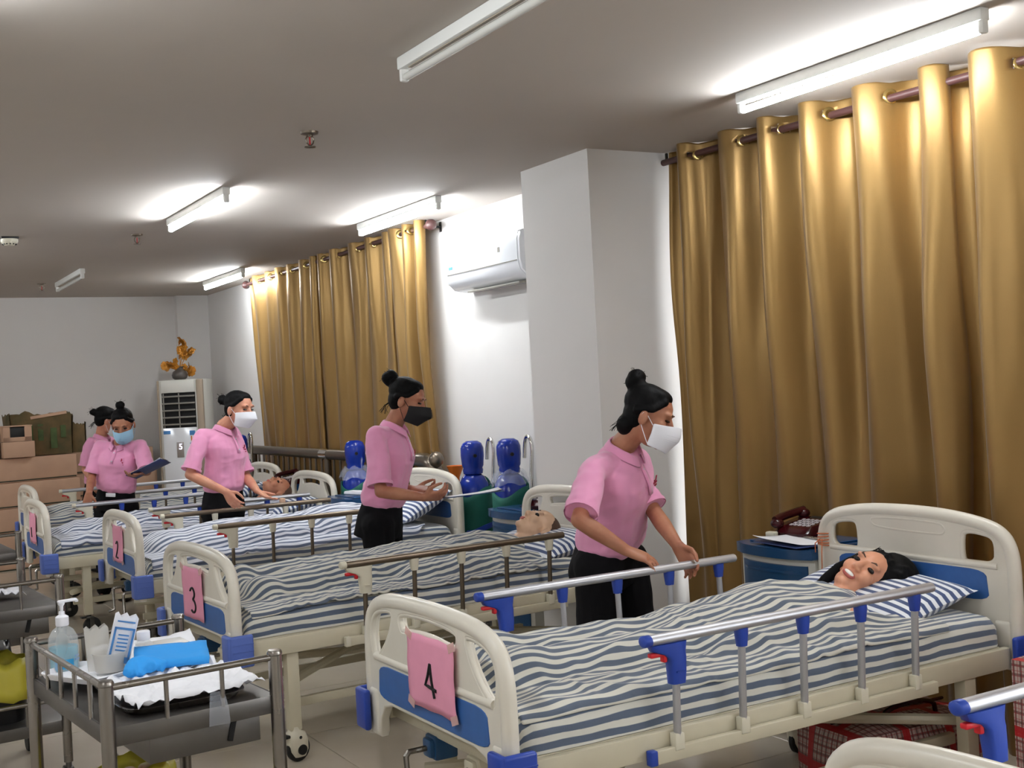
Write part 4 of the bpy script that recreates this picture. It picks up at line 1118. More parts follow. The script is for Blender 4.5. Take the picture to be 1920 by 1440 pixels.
# ------------------------------------------------------------------ people
FIG = {
'A': dict(pelvis=(2.943, 4.304, 0.839), neck=(2.904, 4.095, 1.293), head=(2.962, 3.98, 1.414), shR=(2.713, 4.044, 1.216), shL=(3.013, 4.24, 1.212), elR=(2.546, 3.91, 1.036), wrR=(2.709, 3.835, 0.905), elL=(3.037, 4.076, 1.003), wrL=(2.974, 3.846, 0.888), hiR=(2.848, 4.243, 0.782), hiL=(3.063, 4.35, 0.759), knR=(2.812, 4.241, 0.417), knL=(3.103, 4.326, 0.391), anR=(2.843, 4.305, 0.075), anL=(3.177, 4.399, 0.075)),
'B': dict(pelvis=(2.7, 6.181, 0.887), neck=(2.777, 6.113, 1.383), head=(2.841, 6.052, 1.516), shR=(2.625, 6.016, 1.335), shL=(2.86, 6.273, 1.325), elR=(2.593, 5.919, 1.039), wrR=(2.769, 5.757, 1.003), elL=(2.857, 6.321, 1.016), wrL=(2.873, 6.103, 1.016), hiR=(2.642, 6.099, 0.839), hiL=(2.764, 6.259, 0.814), knR=(2.648, 6.095, 0.411), knL=(2.776, 6.252, 0.387), anR=(2.635, 6.161, 0.075), anL=(2.79, 6.302, 0.075)),
'C': dict(pelvis=(2.423, 8.262, 0.885), neck=(2.443, 8.228, 1.382), head=(2.53, 8.131, 1.503), shR=(2.272, 8.188, 1.334), shL=(2.54, 8.356, 1.329), elR=(2.163, 8.136, 1.08), wrR=(2.342, 7.916, 0.959), elL=(2.596, 8.266, 1.02), wrL=(2.578, 7.987, 0.941), hiR=(2.354, 8.233, 0.819), hiL=(2.494, 8.325, 0.799), knR=(2.315, 8.198, 0.419), knL=(2.468, 8.283, 0.403), anR=(2.318, 8.254, 0.075), anL=(2.486, 8.388, 0.075)),
'D': dict(pelvis=(2.05, 9.995, 0.836), neck=(2.096, 9.933, 1.266), head=(2.101, 9.838, 1.417), shR=(1.954, 10.016, 1.249), shL=(2.228, 9.811, 1.242), elR=(1.876, 10.015, 1.018), wrR=(1.793, 9.72, 0.905), elL=(2.239, 9.688, 1.039), wrL=(2.142, 9.514, 1.053), hiR=(1.977, 10.049, 0.753), hiL=(2.122, 9.942, 0.745), knR=(1.936, 9.981, 0.383), knL=(2.099, 9.886, 0.373), anR=(1.937, 10.073, 0.075), anL=(2.108, 9.973, 0.075)),
'E': dict(pelvis=(2.287, 11.882, 0.781), neck=(2.324, 11.837, 1.29), head=(2.366, 11.789, 1.44), shR=(2.21, 11.765, 1.238), shL=(2.419, 11.955, 1.23), elR=(2.149, 11.765, 0.99), wrR=(2.187, 11.593, 0.869), elL=(2.451, 11.937, 0.959), wrL=(2.445, 11.767, 0.838), hiR=(2.236, 11.842, 0.72), hiL=(2.335, 11.947, 0.72), knR=(2.219, 11.852, 0.40), knL=(2.327, 11.951, 0.40), anR=(2.21, 11.903, 0.075), anL=(2.329, 12.008, 0.075)),
}
CR, CU, CF = V3((.8631, -.5022, 0)), V3((0, 0, 1.0)), V3((.5029, .8643, 0))
def dirv(a, b, c): return unit(CR * a + CU * b + CF * c)      # right, up, away as seen from the doorway side

def hand(mb, wr, d, n, curl, spread=.10, k=1.08, thumb=-1, grip=None):
    """palm + five fingers; d = towards the fingers, n = palm normal, thumb on side `thumb` of l = n x d"""
    d = unit(d); n = unit(V3(n) - d * V3(n).dot(d)); l = np.cross(n, d) * -thumb
    P = lambda a, b, c: V3(wr) + k * (d * a + l * b + n * c)
    mb.loft([(P(-.01, 0, 0), l, n, .024 * k, .018 * k), (P(.02, 0, 0), l, n, .030 * k, .017 * k), (P(.055, .0, 0), l, n, .037 * k, .0145 * k), (P(.082, 0, 0), l, n, .036 * k, .011 * k)], 16, 2.6)
    for i, (b, L, r) in enumerate(((.028, .066, .0082), (.010, .074, .0085), (-.009, .069, .0082), (-.027, .054, .0074))):
        p = P(.078 - .004 * abs(i - 1.3), b, .001); a = spread * (1.3 - i) * .8; c = 0.0
        dd = d * math.cos(a) + l * math.sin(a)
        cu = curl[i] if not np.isscalar(curl) else curl
        for s, f_ in enumerate((.45, .30, .25)):
            c += cu * (.8, 1.1, .8)[s]
            v = dd * math.cos(c) + n * math.sin(c)
            q = p + v * L * f_ * k
            mb.cap(p, q, r * k * (1 - .07 * s), r * k * (.93 - .07 * s), 10); p = q
    # thumb leaves the side of the palm near its base
    t0 = P(.022, .026, .004); t1 = P(.046, .050, .016); t2 = P(.076, .056, .026); t3 = P(.096, .052, .034)
    mb.cap(t0, t1, .0125 * k, .0100 * k, 10); mb.cap(t1, t2, .0100 * k, .0088 * k, 10); mb.cap(t2, t3, .0088 * k, .0074 * k, 10)

def person(key, lab, hd_f, hd_u, chest_f, handR, handL, skin='skin', mask='white_mask', mask_kind='flat', bun=(-.10, 0, .10), bun_r=.04, kh=1.0, group='women in pink polo shirts', logo=True, hair_low=False, bw=1.0, hem=.14):
    J = {k_: V3(v) for k_, v in FIG[key].items()}
    base = V3((J['pelvis'][0], J['pelvis'][1], 0.0))
    J = {k_: v - base for k_, v in J.items()}
    root = thing('person', lab, 'person', base, 0, group)
    hf = unit(hd_f); hu = V3(hd_u); hu = unit(hu - hf * hu.dot(hf)); hr = np.cross(hf, hu)
    spine = unit(J['neck'] - J['pelvis'])
    R_ = unit(J['shR'] - J['shL']); R_ = unit(R_ - spine * R_.dot(spine)); F_ = np.cross(spine, R_)
    if F_.dot(V3(chest_f)) < 0: F_ = -F_
    pv, nk = J['pelvis'], J['neck']; H = np.linalg.norm(nk - pv)
    sp = lambda t, f=0.0: pv + (nk - pv) * t + F_ * f
    # ---- body (one continuous skin surface)
    b = MB(); hc = J['head']
    head_parts(b, hc, hf, hr, hu, kh)
    b.cap(hc - hu * .045 - hf * .022, nk + spine * .01, .047, .054); b.cap(nk + spine * .01, sp(.88), .052, .055)
    b.loft([(sp(.0), R_, F_, .13, .09), (sp(.3), R_, F_, .12, .085), (sp(.65), R_, F_, .135, .10), (sp(.85), R_, F_, .11, .06)], 18)
    for s in 'RL':
        b.cap(J['sh' + s] - V3((0, 0, .012)), J['el' + s], .034, .034); b.cap(J['sh' + s] - V3((0, 0, .015)), sp(.80), .032, .05)
        fa = J['wr' + s] - J['el' + s]
        b.cap(J['el' + s], J['el' + s] + fa * .35, .034, .0355); b.cap(J['el' + s] + fa * .35, J['wr' + s], .0355, .0235)
        b.cap(pv, J['hi' + s], .09, .075); b.cap(J['hi' + s], J['kn' + s], .07, .05); b.cap(J['kn' + s], J['an' + s], .048, .034)
        b.cap(J['an' + s] - V3((0, 0, .03)), J['an' + s] + unit(F_ * V3((1, 1, 0))) * .13 - V3((0, 0, .05)), .03, .022)
    hand(b, J['wrR'], *handR, thumb=1); hand(b, J['wrL'], *handL, thumb=-1)
    link('body', voxel(b, M[skin], 'body', .0055, 2), root)
    face_details(root, hc, hf, hr, hu, kh, mouth=False, dark=True)
    # ---- shirt
    q = MB(); ns = lambda c: .008 * noise.noise(Vector(c * 9 + V3((ord(key), 0, 0)))) - .007 * abs(noise.noise(Vector((c[0] * 7 + c[2] * 10, c[1] * 7, c[2] * 16 - c[0] * 9)))) + .004 * noise.noise(Vector(V3((c[0] * 26, c[1] * 26, c[2] * 9)) + V3((0, ord(key), 0))))
    W_ = lambda L_: [(c_, a_, b_, rx * bw, ry * bw) for c_, a_, b_, rx, ry in L_]
    q.loft(W_([(sp(hem - .05), R_, F_, .136, .100), (sp(hem + .0, .0), R_, F_, .156, .116), (sp(hem + .06, .004), R_, F_, .164, .124), (sp(.32, .006), R_, F_, .160, .120), (sp(.46, .010), R_, F_, .157, .116),
            (sp(.62, .016), R_, F_, .164, .124), (sp(.74, .012), R_, F_, .168, .116), (sp(.86, .0), R_, F_, .155, .092), (sp(.94, -.006), R_, F_, .105, .074), (sp(1.0, -.008), R_, F_, .062 / bw, .060 / bw)]), 28, 2.25)
    for s, m in (('R', 1), ('L', -1)):
        sh, el = J['sh' + s], J['el' + s]; d = unit(el - sh); L = np.linalg.norm(el - sh)
        x, y, _ = basis(d)
        q.cap(sp(.86), sh + d * .0, .066, .056); q.cap(sh, sh + d * .06, .056, .058)
        q.loft([(sh - d * .02, x, y, .045, .045), (sh + d * .02, x, y, .060, .058), (sh + d * L * .40, x, y, .066, .063), (sh + d * L * .88, x, y, .070, .064)], 22)
    link('shirt', voxel(q, M['pink_shirt'], 'shirt', .0075, 3, disp=ns), root)
    sh_o = root.children[-1]
    for s in 'RL':       # ribbed cuffs
        sh, el = J['sh' + s], J['el' + s]; d = unit(el - sh); L = np.linalg.norm(el - sh); x, y, _ = basis(d)
        MB().tube([sh + d * L * .835, sh + d * L * .895], [.0700, .0695], 22, False).build('cuff', M['pink_shirt'], sh_o)
    # collar: two leaves folded outwards around the neck
    up = unit(spine * .8 + unit(hc - nk) * .35)
    cl = []
    for i in range(33):
        a = -PI + 2 * PI * i / 32; a *= .93
        dirn = -F_ * math.cos(a) + R_ * math.sin(a)
        fr = max(0, (abs(a) / PI - .45) / .55)
        c0 = nk - up * (.008 + .045 * fr ** 1.3) + F_ * (.004 + .012 * fr)
        cl.append([c0 + dirn * .058 + up * .000, c0 + dirn * .062 + up * .034, c0 + dirn * .069 + up * .036, c0 + dirn * .084 - up * (.004 + .012 * fr) + F_ * .022 * fr])
    m = MB().grid(cl).mesh('collar', M['pink_shirt'], 180)
    link('collar', evaluated_mesh(m, [('SOLIDIFY', dict(thickness=.003)), ('SUBSURF', dict(levels=1))], 'collar'), sh_o)
    # placket with buttons
    pl = [[sp(t, f * (1 + (bw - 1) * min(1, (1 - t) * 5))) + R_ * o for o in (-.014, .014)] for t, f in ((.97, .058), (.90, .086), (.82, .112), (.74, .131), (.66, .141))]
    m = MB().grid(pl).mesh('placket', M['pink_shirt'], 180); link('placket', evaluated_mesh(m, [('SOLIDIFY', dict(thickness=.005))], 'placket'), sh_o)
    for t, f in ((.86, .105), (.71, .139)):
        MB().lathe([(0, 0), (.005, 0), (.0055, .002), (0, .003)], sp(t, f), F_, 10).build('button', M['white_mask'], sh_o)
    if logo:
        lm = MB()
        for du, dv, w, h in ((0, .022, .008, .022), (-.004, 0.0, .036, .009), (.004, -.016, .026, .008), (-.01, .012, .012, .006)):
            lm.box((0, 0, 0), (w, .003, h)); lm.v[-1] = lm.v[-1] @ np.array([-R_, F_, spine]) + sp(.70, .128 + .13 * (bw - 1)) - R_ * (.075 + du) + spine * dv - F_ * .006 * 1
        lm.build('chest_emblem', M['maroon_logo'], sh_o)
    # ---- trousers
    t = MB()
    t.loft(W_([(sp(hem + .05), R_, F_, .134, .102), (sp(hem - .03), R_, F_, .147, .110), (sp(-.0), R_, F_, .156, .118), (sp(-.12), R_, F_, .165, .125), (sp(-.24, -.004), R_, F_, .168, .125)]), 26, 2.3)
    for s in 'RL':
        t.cap(sp(-.10) * .5 + J['hi' + s] * .5, J['hi' + s], .105 * bw, .098 * bw); t.cap(J['hi' + s], J['kn' + s], .094 * bw, .070 * bw); t.cap(J['kn' + s], J['an' + s] + V3((0, 0, .02)), .069, .058)
    link('trousers', voxel(t, M['black_cloth'], 'trousers', .008, 3, disp=lambda c: .004 * noise.noise(Vector(c * 14))), root)
    for s in 'RL':
        f2 = unit(F_ * V3((1, 1, 0))); a = J['an' + s]
        g = MB().ell(a + f2 * .05 - V3((0, 0, .045)), (.125, .045, .032), np.array([f2, np.cross((0, 0, 1), f2), (0, 0, 1.0)])).ell(a - V3((0, 0, .03)), (.05, .042, .045), np.array([f2, np.cross((0, 0, 1), f2), (0, 0, 1.0)]))
        link('shoe', voxel(g, M['black'], 'shoe', .008, 2), root)
    # ---- hair: cap, bun, fringe
    A = np.array([hf, hr, hu]); at = lambda a_, b_, d_: hc + kh * (A[0] * a_ + A[1] * b_ + A[2] * d_)
    h = MB()
    h.ell(at(-.026, 0, .050), kh * V3((.092, .080, .077)), A); h.ell(at(-.048, 0, .002), kh * V3((.058, .071, .072)), A)
    h.ell(at(.004, 0, .086), kh * V3((.064, .064, .035)), A)
    for s in (-1, 1):
        h.cap(at(.045, s * .045, .072), at(.012, s * .076, .03), .016 * kh, .013 * kh); h.cap(at(.012, s * .074, .034), at(-.048, s * .070, .012), .013 * kh, .014 * kh)
    bd = V3(bun); h.cap(at(*(bd * .72)), at(*bd), .026 * kh, .026 * kh)
    rb = random.Random(ord(key)); 
    for i in range(9):
        o = V3((rb.uniform(-1, 1), rb.uniform(-1, 1), rb.uniform(-1, 1))); o = unit(o) * bun_r * .42
        h.ell(at(*(bd + o)), kh * bun_r * V3((.75, .75, .75)), A, 12, 8)
    if hair_low: h.ell(at(-.075, 0, -.055), kh * V3((.04, .055, .045)), A)
    ho = link('hair', voxel(h, M['hair'], 'hair', .006, 2), root)
    st = MB()
    for i in range(26):
        e = bd + V3((rb.uniform(-.05, .03), rb.uniform(-.04, .04), rb.uniform(-.04, .05)))
        st.tube([at(*bd), at(*(bd * .5 + e * .5 + V3((0, rb.uniform(-.02, .02), .01)))), at(*e)], .0011, 4)
    for i in range(14):
        st.tube([at(-.08, rb.uniform(-.04, .04), -.02), at(-.105, rb.uniform(-.05, .05), -.05), at(-.10 - rb.uniform(0, .03), rb.uniform(-.06, .06), -.07 - rb.uniform(0, .03))], .0011, 4)
    o = st.build('loose_strands', M['hair'], ho, 180); o['kind'] = 'stuff'
    # ---- mask
    if mask:
        nU, nV = 21, 13; P = []
        for i in range(nV):
            v = i / (nV - 1); row = []
            for j in range(nU):
                a = (j / (nU - 1) * 2 - 1); an = a * 1.30
                z = -.012 - .092 * v; zz = z + .014 * (1 - abs(a)) * (1 - 2 * v) * .8 - .006 * abs(a) * (1 - v)
                bul = .030 * (1 - a * a) * math.sin(PI * (.18 + .70 * v)) if mask_kind == 'flat' else .046 * max(0, 1 - abs(a) * 1.15) * (1 - abs(v - .42) / .62)
                fx = .004 + (.095 - .020 * abs(v - .45)) * math.cos(an) + bul
                fx += .024 * math.exp(-(a / .20) ** 2) * max(0, 1 - 1.5 * v) + .004
                fy = .0760 * math.sin(an) * (1 - .10 * v * v)
                if mask_kind != 'flat': fx -= .010 * v * v
                row.append(at(fx, fy, zz))
            P.append(row)
        m = MB().grid(P).mesh('mask', M[mask], 180 if mask_kind == 'flat' else 40)
        mo = link('face_mask', evaluated_mesh(m, [('SOLIDIFY', dict(thickness=.002, offset=1.0)), ('SUBSURF', dict(levels=1))], 'mask'), root)
        if mask_kind == 'flat':
            for v in (.35, .5, .65):
                i = int(v * (nV - 1)); MB().tube([V3(p) + hf * .0022 for p in P[i][2:-2]], .0011, 4).build('pleat', M[mask], mo)
        else:
            MB().tube([V3(P[i][nU // 2]) + hf * .002 for i in range(1, nV)], .0014, 4).build('centre_seam', M[mask], mo)
        for s, j in ((-1, 0), (1, nU - 1)):
            a0, a1 = V3(P[1][j]), V3(P[-2][j])
            e0, e1 = at(-.012, s * .086, .018), at(-.016, s * .085, -.032)
            MB().tube(smooth_loop([a0, e0, at(-.024, s * .087, -.004), e1, a1], 2, False), .0017, 5).build('ear_loop', M[mask], mo)
    return root
M['maroon_logo'] = material('maroon_print', rgb(170, 40, 72), 0.7)
person('A', 'woman in pink polo bending over the nearest rail, white mask, messy high bun', dirv(.90, -.36, -.22), dirv(.34, .93, 0), dirv(.93, 0, -.36),
       (dirv(.92, -.38, -.1), dirv(-.2, -.9, .25), .28, .12), (dirv(.45, -.75, -.4), dirv(-.2, -.45, -.8), .42), 'skin_tan', 'white_mask', 'flat', (-.088, .0, .118), .043, 1.06, hair_low=True, bw=1.13, hem=.09)
person('B', 'woman in pink polo and black mask writing on a clipboard beside the bed marked 2', dirv(.93, -.30, -.16), dirv(.30, .95, 0), dirv(.96, 0, -.26),
       (dirv(.97, .05, -.05), dirv(.05, .75, .65), .55), (dirv(.95, -.05, -.35), dirv(0, .9, -.4), .5), 'skin_tan', 'black_mask', 'fold', (-.125, 0, .095), .040, 1.05)
person('C', 'woman in pink polo and folded white mask, both hands held open over the rails', dirv(.86, -.12, -.48), dirv(.12, .98, 0), dirv(.82, 0, -.57),
       (dirv(.55, -.80, -.2), dirv(.2, .2, .95), .45), (dirv(.80, -.52, -.25), dirv(.35, .85, .1), .22, .14), 'skin', 'white_mask', 'fold', (-.150, 0, .050), .032, 1.06)
person('D', 'woman in pink polo and light blue mask looking down, one hand on the rail', dirv(.10, -.42, -.90), dirv(0, .9, -.42), dirv(.22, 0, -.97),
       (dirv(-.18, -.96, -.15), dirv(.25, .1, .95), .75), (dirv(-.55, -.25, -.75), dirv(.1, .85, -.4), .5), 'skin_tan', 'blue_mask', 'flat', (-.04, 0, .145), .032, 1.06)
person('E', 'woman in pink polo half hidden behind the woman with the blue mask', dirv(.80, -.25, .50), dirv(.2, .97, 0), dirv(.75, 0, .6),
       (dirv(.3, -.9, .2), dirv(.2, .1, .9), .5), (dirv(.3, -.9, .2), dirv(.2, .1, .9), .5), 'skin', 'white_mask', 'flat', (-.128, 0, .05), .030, 1.05)
# ------------------------------------------------------------------ bedside cabinets
def bowed(x0, x1, y0, y1, z0, z1, bulge, n=12):
    pl = [(x1, y0), (x1, y1)] + [(x0 + .02 - bulge * math.sin(PI * t) * 1.0 - .02 * min(1, 6 * t, 6 * (1 - t)), y1 + (y0 - y1) * t) for t in np.linspace(0, 1, n)]
    k = len(pl); vs = [(x, y, z0) for x, y in pl] + [(x, y, z1) for x, y in pl]
    fs = [(i, (i + 1) % k, k + (i + 1) % k, k + i)[::-1] for i in range(k)] + [tuple(range(k)), tuple(range(2 * k - 1, k - 1, -1))]
    return vs, fs
def cabinet(lab, x, y):
    r = thing('bedside_cabinet', lab, 'cabinet', (x, y, 0), 0, 'blue bedside cabinets')
    D, W = .21, .23
    MB().add(*bowed(-D + .02, D, -W, W, .06, .765, .03)).build('body', M['cabinet_white'], r, 30)
    MB().add(*bowed(-D - .005, D + .005, -W - .008, W + .008, .765, .808, .034)).build('top', M['cabinet_top'], r, 30)
    MB().box((.0, 0, .812), (.32, .38, .008), .004).build('top_tray_rim', M['cabinet_top'], r)
    d = MB().add(*bowed(-D + .002, -D + .06, -W + .028, W - .028, .545, .735, .030)).build('drawer', M['cabinet_blue'], r, 30)
    MB().add(*bowed(-D - .004, -D + .05, -W + .04, W - .04, .70, .712, .030)).build('handle', M['cabinet_top'], d, 30)
    MB().lathe([(0, 0), (.085, 0), (.085, .03), (0, .03)], (-D - .028, 0, .545), (1, 0, 0), 24, 1.0, .42).build('finger_recess', M['gap'], r)
    MB().box((-D + .0, 0, .535), (.06, W * 2 - .03, .018), .004).build('slide_shelf', M['cabinet_white'], r)
    d = MB().add(*bowed(-D + .002, -D + .06, -W + .028, W - .028, .12, .515, .030)).build('door', M['cabinet_blue'], r, 30)
    MB().box((-D - .032, .12, .36), (.014, .018, .12), .005).build('handle', M['cabinet_white'], d)
    for sx in (-1, 1):
        for sy in (-1, 1): MB().cyl((sx * .15, sy * .17, 0), (sx * .15, sy * .17, .06), .02, 12).build('foot', M['black'], r)
    return r
cabinet('blue bedside cabinet with phone and paper on top, beside the nearest full bed', 3.80, 3.99)
cabinet('blue bedside cabinet below the two oxygen cylinders, beside the bed marked 3', 3.80, 6.34)
cabinet('blue bedside cabinet just left of the woman in the black mask', 3.50, 8.30)
cabinet('blue bedside cabinet between the two farthest beds, red phone on it', 3.50, 10.02)

def phone(lab, loc, rz):
    r = thing('telephone', lab, 'telephone', loc, rz, 'dark red telephones')
    vs = []
    b = MB().loft([((0, 0, .004), (1, 0, 0), (0, 1, 0), .10, .105), ((0, 0, .022), (1, 0, 0), (0, 1, 0), .102, .107), ((.012, 0, .045), (1, 0, -.0), (0, 1, 0), .085, .098)], 28, 5)
    b.v[0][:, 2] += np.where(b.v[0][:, 2] > .02, (b.v[0][:, 0] + .1) * .16, 0)
    b.build('base', M['maroon'], r, 40)
    MB().box((.01, -.02, .052), (.15, .12, .006), .003, rot=rotm((0, 1, 0), -.155)).build('key_plate', M['black'], r)
    for i in range(4):
        for j in range(5):
            MB().box((-.045 + i * .028, -.07 + j * .025, .0535 + i * .0045), (.019, .017, .010), .004, rot=rotm((0, 1, 0), -.155)).build('key', M['grey_key'], r)
    MB().box((.085, -.02, .072), (.03, .10, .01), .004, rot=rotm((0, 1, 0), -.3)).build('display', M['black'], r)
    h = MB().tube(smooth_loop([(-.095, .082, .075), (-.05, .084, .088), (.05, .084, .10), (.10, .082, .105)], 2, False), .019, 12)
    h.ell((-.085, .08, .062), (.032, .03, .024)).ell((.095, .08, .09), (.032, .03, .024))
    h.build('handset', M['maroon'], r, 60)
    pts = [(-.11 + .012 * math.sin(i * 1.3), .09 + .008 * math.cos(i * 1.3) + .0008 * i, .012 + .006 + .004 * math.sin(i * .7)) for i in range(30)]
    MB().tube(pts, .003, 5).build('cord', M['black'], r)
    return r
phone('dark red telephone with grey keys on the nearest bedside cabinet', (3.87, 4.07, .816), .08)
phone('dark red telephone behind the headboard of the bed marked 3', (3.80, 6.18, .816), .2)
phone('small dark red telephone on the far bedside cabinet', (3.52, 9.96, .816), .1)

def sheet_paper(name, lab, cat, loc, size, rz, mat='paper', curl=.012, seed=1, lift=(0, 0)):
    n = 9; P = [[((i / n - .5) * size[0], (j / n - .5) * size[1], .002 + curl * (abs(i / n - .5) * 2) ** 3 * (1 if (j + seed) % 20 > 3 else .6) + curl * .5 * noise.noise(Vector((i * .4 + seed, j * .4, 0))) ** 2
                 + lift[0] * (i / n) + lift[1] * max(0, j / n - .6)) for j in range(n + 1)] for i in range(n + 1)]
    m = MB().grid(P).mesh(name, M[mat], 180); m = evaluated_mesh(m, [('SOLIDIFY', dict(thickness=.0008))], name)
    o = link(name, m, None, loc); o.rotation_euler = (0, 0, rz)
    return tag(o, lab, cat)
r = thing('clipboard', 'clipboard with white paper lying on the nearest bedside cabinet', 'clipboard', (3.68, 3.93, .817), -.12)
MB().box((0, 0, .0025), (.22, .31, .004), .001).build('board', M['clipboard'], r)
n = 9; P = [[((i / n - .5) * .21 - .006, (j / n - .5) * .30 + .006, .006 + .016 * (1 - i / n) ** 4 + .008 * (j / n) ** 6) for j in range(n + 1)] for i in range(n + 1)]
link('sheet', evaluated_mesh(MB().grid(P).mesh('sheet', M['paper'], 180), [('SOLIDIFY', dict(thickness=.0008))], 'sheet'), r)
MB().box((.095, .0, .012), (.022, .10, .008), .003).cyl((.10, -.05, .014), (.10, .05, .014), .004, 8).build('clip', M['steel'], r)
o = MB().box((0, 0, .014), (.034, .05, .028), .006).build('eraser', M['cream_plastic'], None); o.location = (3.74, 4.14, .816); o.rotation_euler = (0, 0, .2)
tag(o, 'small cream block on the corner of the nearest bedside cabinet', 'block')
r = thing('paper_roll', 'white folded paper on the cabinet just left of the woman in black mask', 'paper', (3.46, 8.34, .816), .3)
MB().box((0, 0, .012), (.10, .2, .022), .010).build('stack', M['paper'], r); MB().box((0, 0, .0245), (.09, .19, .002)).build('top_sheet', M['paper'], r)
# twine tied on the nearest headboard post
o = MB()
for k in range(5):
    z = .835 + .011 * k; o.tube([(.035 * math.cos(a), .035 * math.sin(a), z + .004 * math.sin(a + k)) for a in np.linspace(0, 2 * PI, 15)], .0028, 5)
o.tube([(-.034, -.01, .86), (-.05, -.02, .80), (-.042, -.01, .74), (-.046, .0, .69)], .0025, 5)
o.tube([(-.034, .0, .86), (-.045, .02, .84), (-.036, .03, .80)], .0025, 5)
o = o.build('twine', M['orange_twine'] if 'orange_twine' in M else M['orange']); o.location = (3.66, 3.267 + .45, 0)
tag(o, 'orange twine wound round the left post of the nearest headboard', 'string')

# ------------------------------------------------------------------ oxygen cylinders on trolleys
def oxygen(lab, x, y, cap_z, film, rz=0.0):
    r = thing('oxygen_cylinder', lab, 'gas cylinder', (x, y, 0), rz, 'blue capped oxygen cylinders')
    h = cap_z
    MB().lathe([(0, .07), (.105, .07), (.11, .09), (.11, h - .34), (.10, h - .29), (.075, h - .245), (.05, h - .225), (0, h - .22)], n=28).build('cylinder', M['tank_blue'], r, 50)
    MB().lathe([(.0, h - .225), (.066, h - .225), (.070, h - .20), (.066, h - .185), (.074, h - .17), (.080, h - .10), (.079, h - .05), (.066, h - .018), (.04, h - .002), (0, h)], n=28).build('valve_cap', M['tank_blue'], r, 60)
    MB().lathe([(0, 0), (.012, 0), (.012, .01), (0, .01)], (-.03, -.076, h - .10), (-.35, -.93, 0), 12).build('cap_hole', M['gap'], r)
    P = []
    for i in range(14):
        t = i / 13; row = []
        for k in range(33):
            a = 2 * PI * k / 32; w = .006 * noise.noise(Vector((math.cos(a) * 2.5, math.sin(a) * 2.5, t * 5 + x * 7)))
            top = h - .31 + .05 * math.cos(a - .6 + rz) + .015 * math.sin(3 * a)
            rr = .120 + w + .006 * math.sin(PI * t); z = .30 + (top - .30) * t
            row.append((rr * math.cos(a), rr * math.sin(a), z))
        P.append(row)
    m = MB().grid(P).mesh('cover_bag', M['tank_green'], 180)
    link('cover_bag', evaluated_mesh(m, [('SOLIDIFY', dict(thickness=.004))], 'cover_bag'), r)
    bz = h - .62
    MB().tube([(.1235 * math.cos(a), .1235 * math.sin(a), bz + .05 * math.cos(a + .9)) for a in np.linspace(0, 2 * PI, 33)], .010, 6, False, 2.0).build('strap', M['blue_plastic'], r, 60)
    b_ = MB().box((-.10, -.075, bz + .05 * math.cos(-2.5 + .9)), (.03, .045, .05), .006, rot=rotz(.64)).build('buckle', M['blue_plastic'], r)
    MB().box((0, 0, .045), (.30, .30, .03), .008).build('trolley_base', M['steel_dull'], r)
    for s in (-1, 1):
        MB().tube([(-.18, s * .12, .035), (-.06, s * .12, .035)], .012, 8).build('base_foot', M['steel'], r)
    MB().cyl((.12, -.16, .05), (.12, -.19, .05), .05, 20).build('wheel', M['rubber'], r); MB().cyl((.12, .16, .05), (.12, .19, .05), .05, 20).build('wheel', M['rubber'], r)
    hp = smooth_loop([(.06, -.09, h - .13), (.06, -.10, h - .03), (.055, -.13, h + .015), (.05, -.175, h + .0), (.05, -.19, h - .07), (.05, -.175, h - .16), (.05, -.165, h - .26), (.06, -.165, .3), (.08, -.15, .05)], 2, False)
    MB().tube(hp, .0125, 12).build('handle', M['chrome'], r, 60)
    if film:
        P = []
        for i in range(6):
            t = i / 5; row = []
            for k in range(33):
                a = 2 * PI * k / 32; rr = (.080 + .045 * t) * (1 + .12 * math.sin(7 * a + t * 3)) + .012 * noise.noise(Vector((math.cos(a) * 4, math.sin(a) * 4, t * 4)))
                row.append((rr * math.cos(a), rr * math.sin(a), h - .205 - .085 * t + .012 * math.sin(5 * a)))
            P.append(row)
        MB().grid(P).build('film_collar', M['clear_film'], r, 180)
    return r
oxygen('blue capped oxygen cylinder left of the other, no film at its neck', 3.835, 7.18, 1.21, False, .1)
oxygen('blue capped oxygen cylinder with clear film around its neck, beside the pillar', 3.835, 6.68, 1.233, True, .1)
oxygen('blue capped oxygen cylinder half hidden behind the woman in the black mask', 3.585, 8.64, 1.21, True, .1)
oxygen('far blue capped oxygen cylinder near the left end of the guard rail', 3.575, 11.55, 1.225, False, .1)

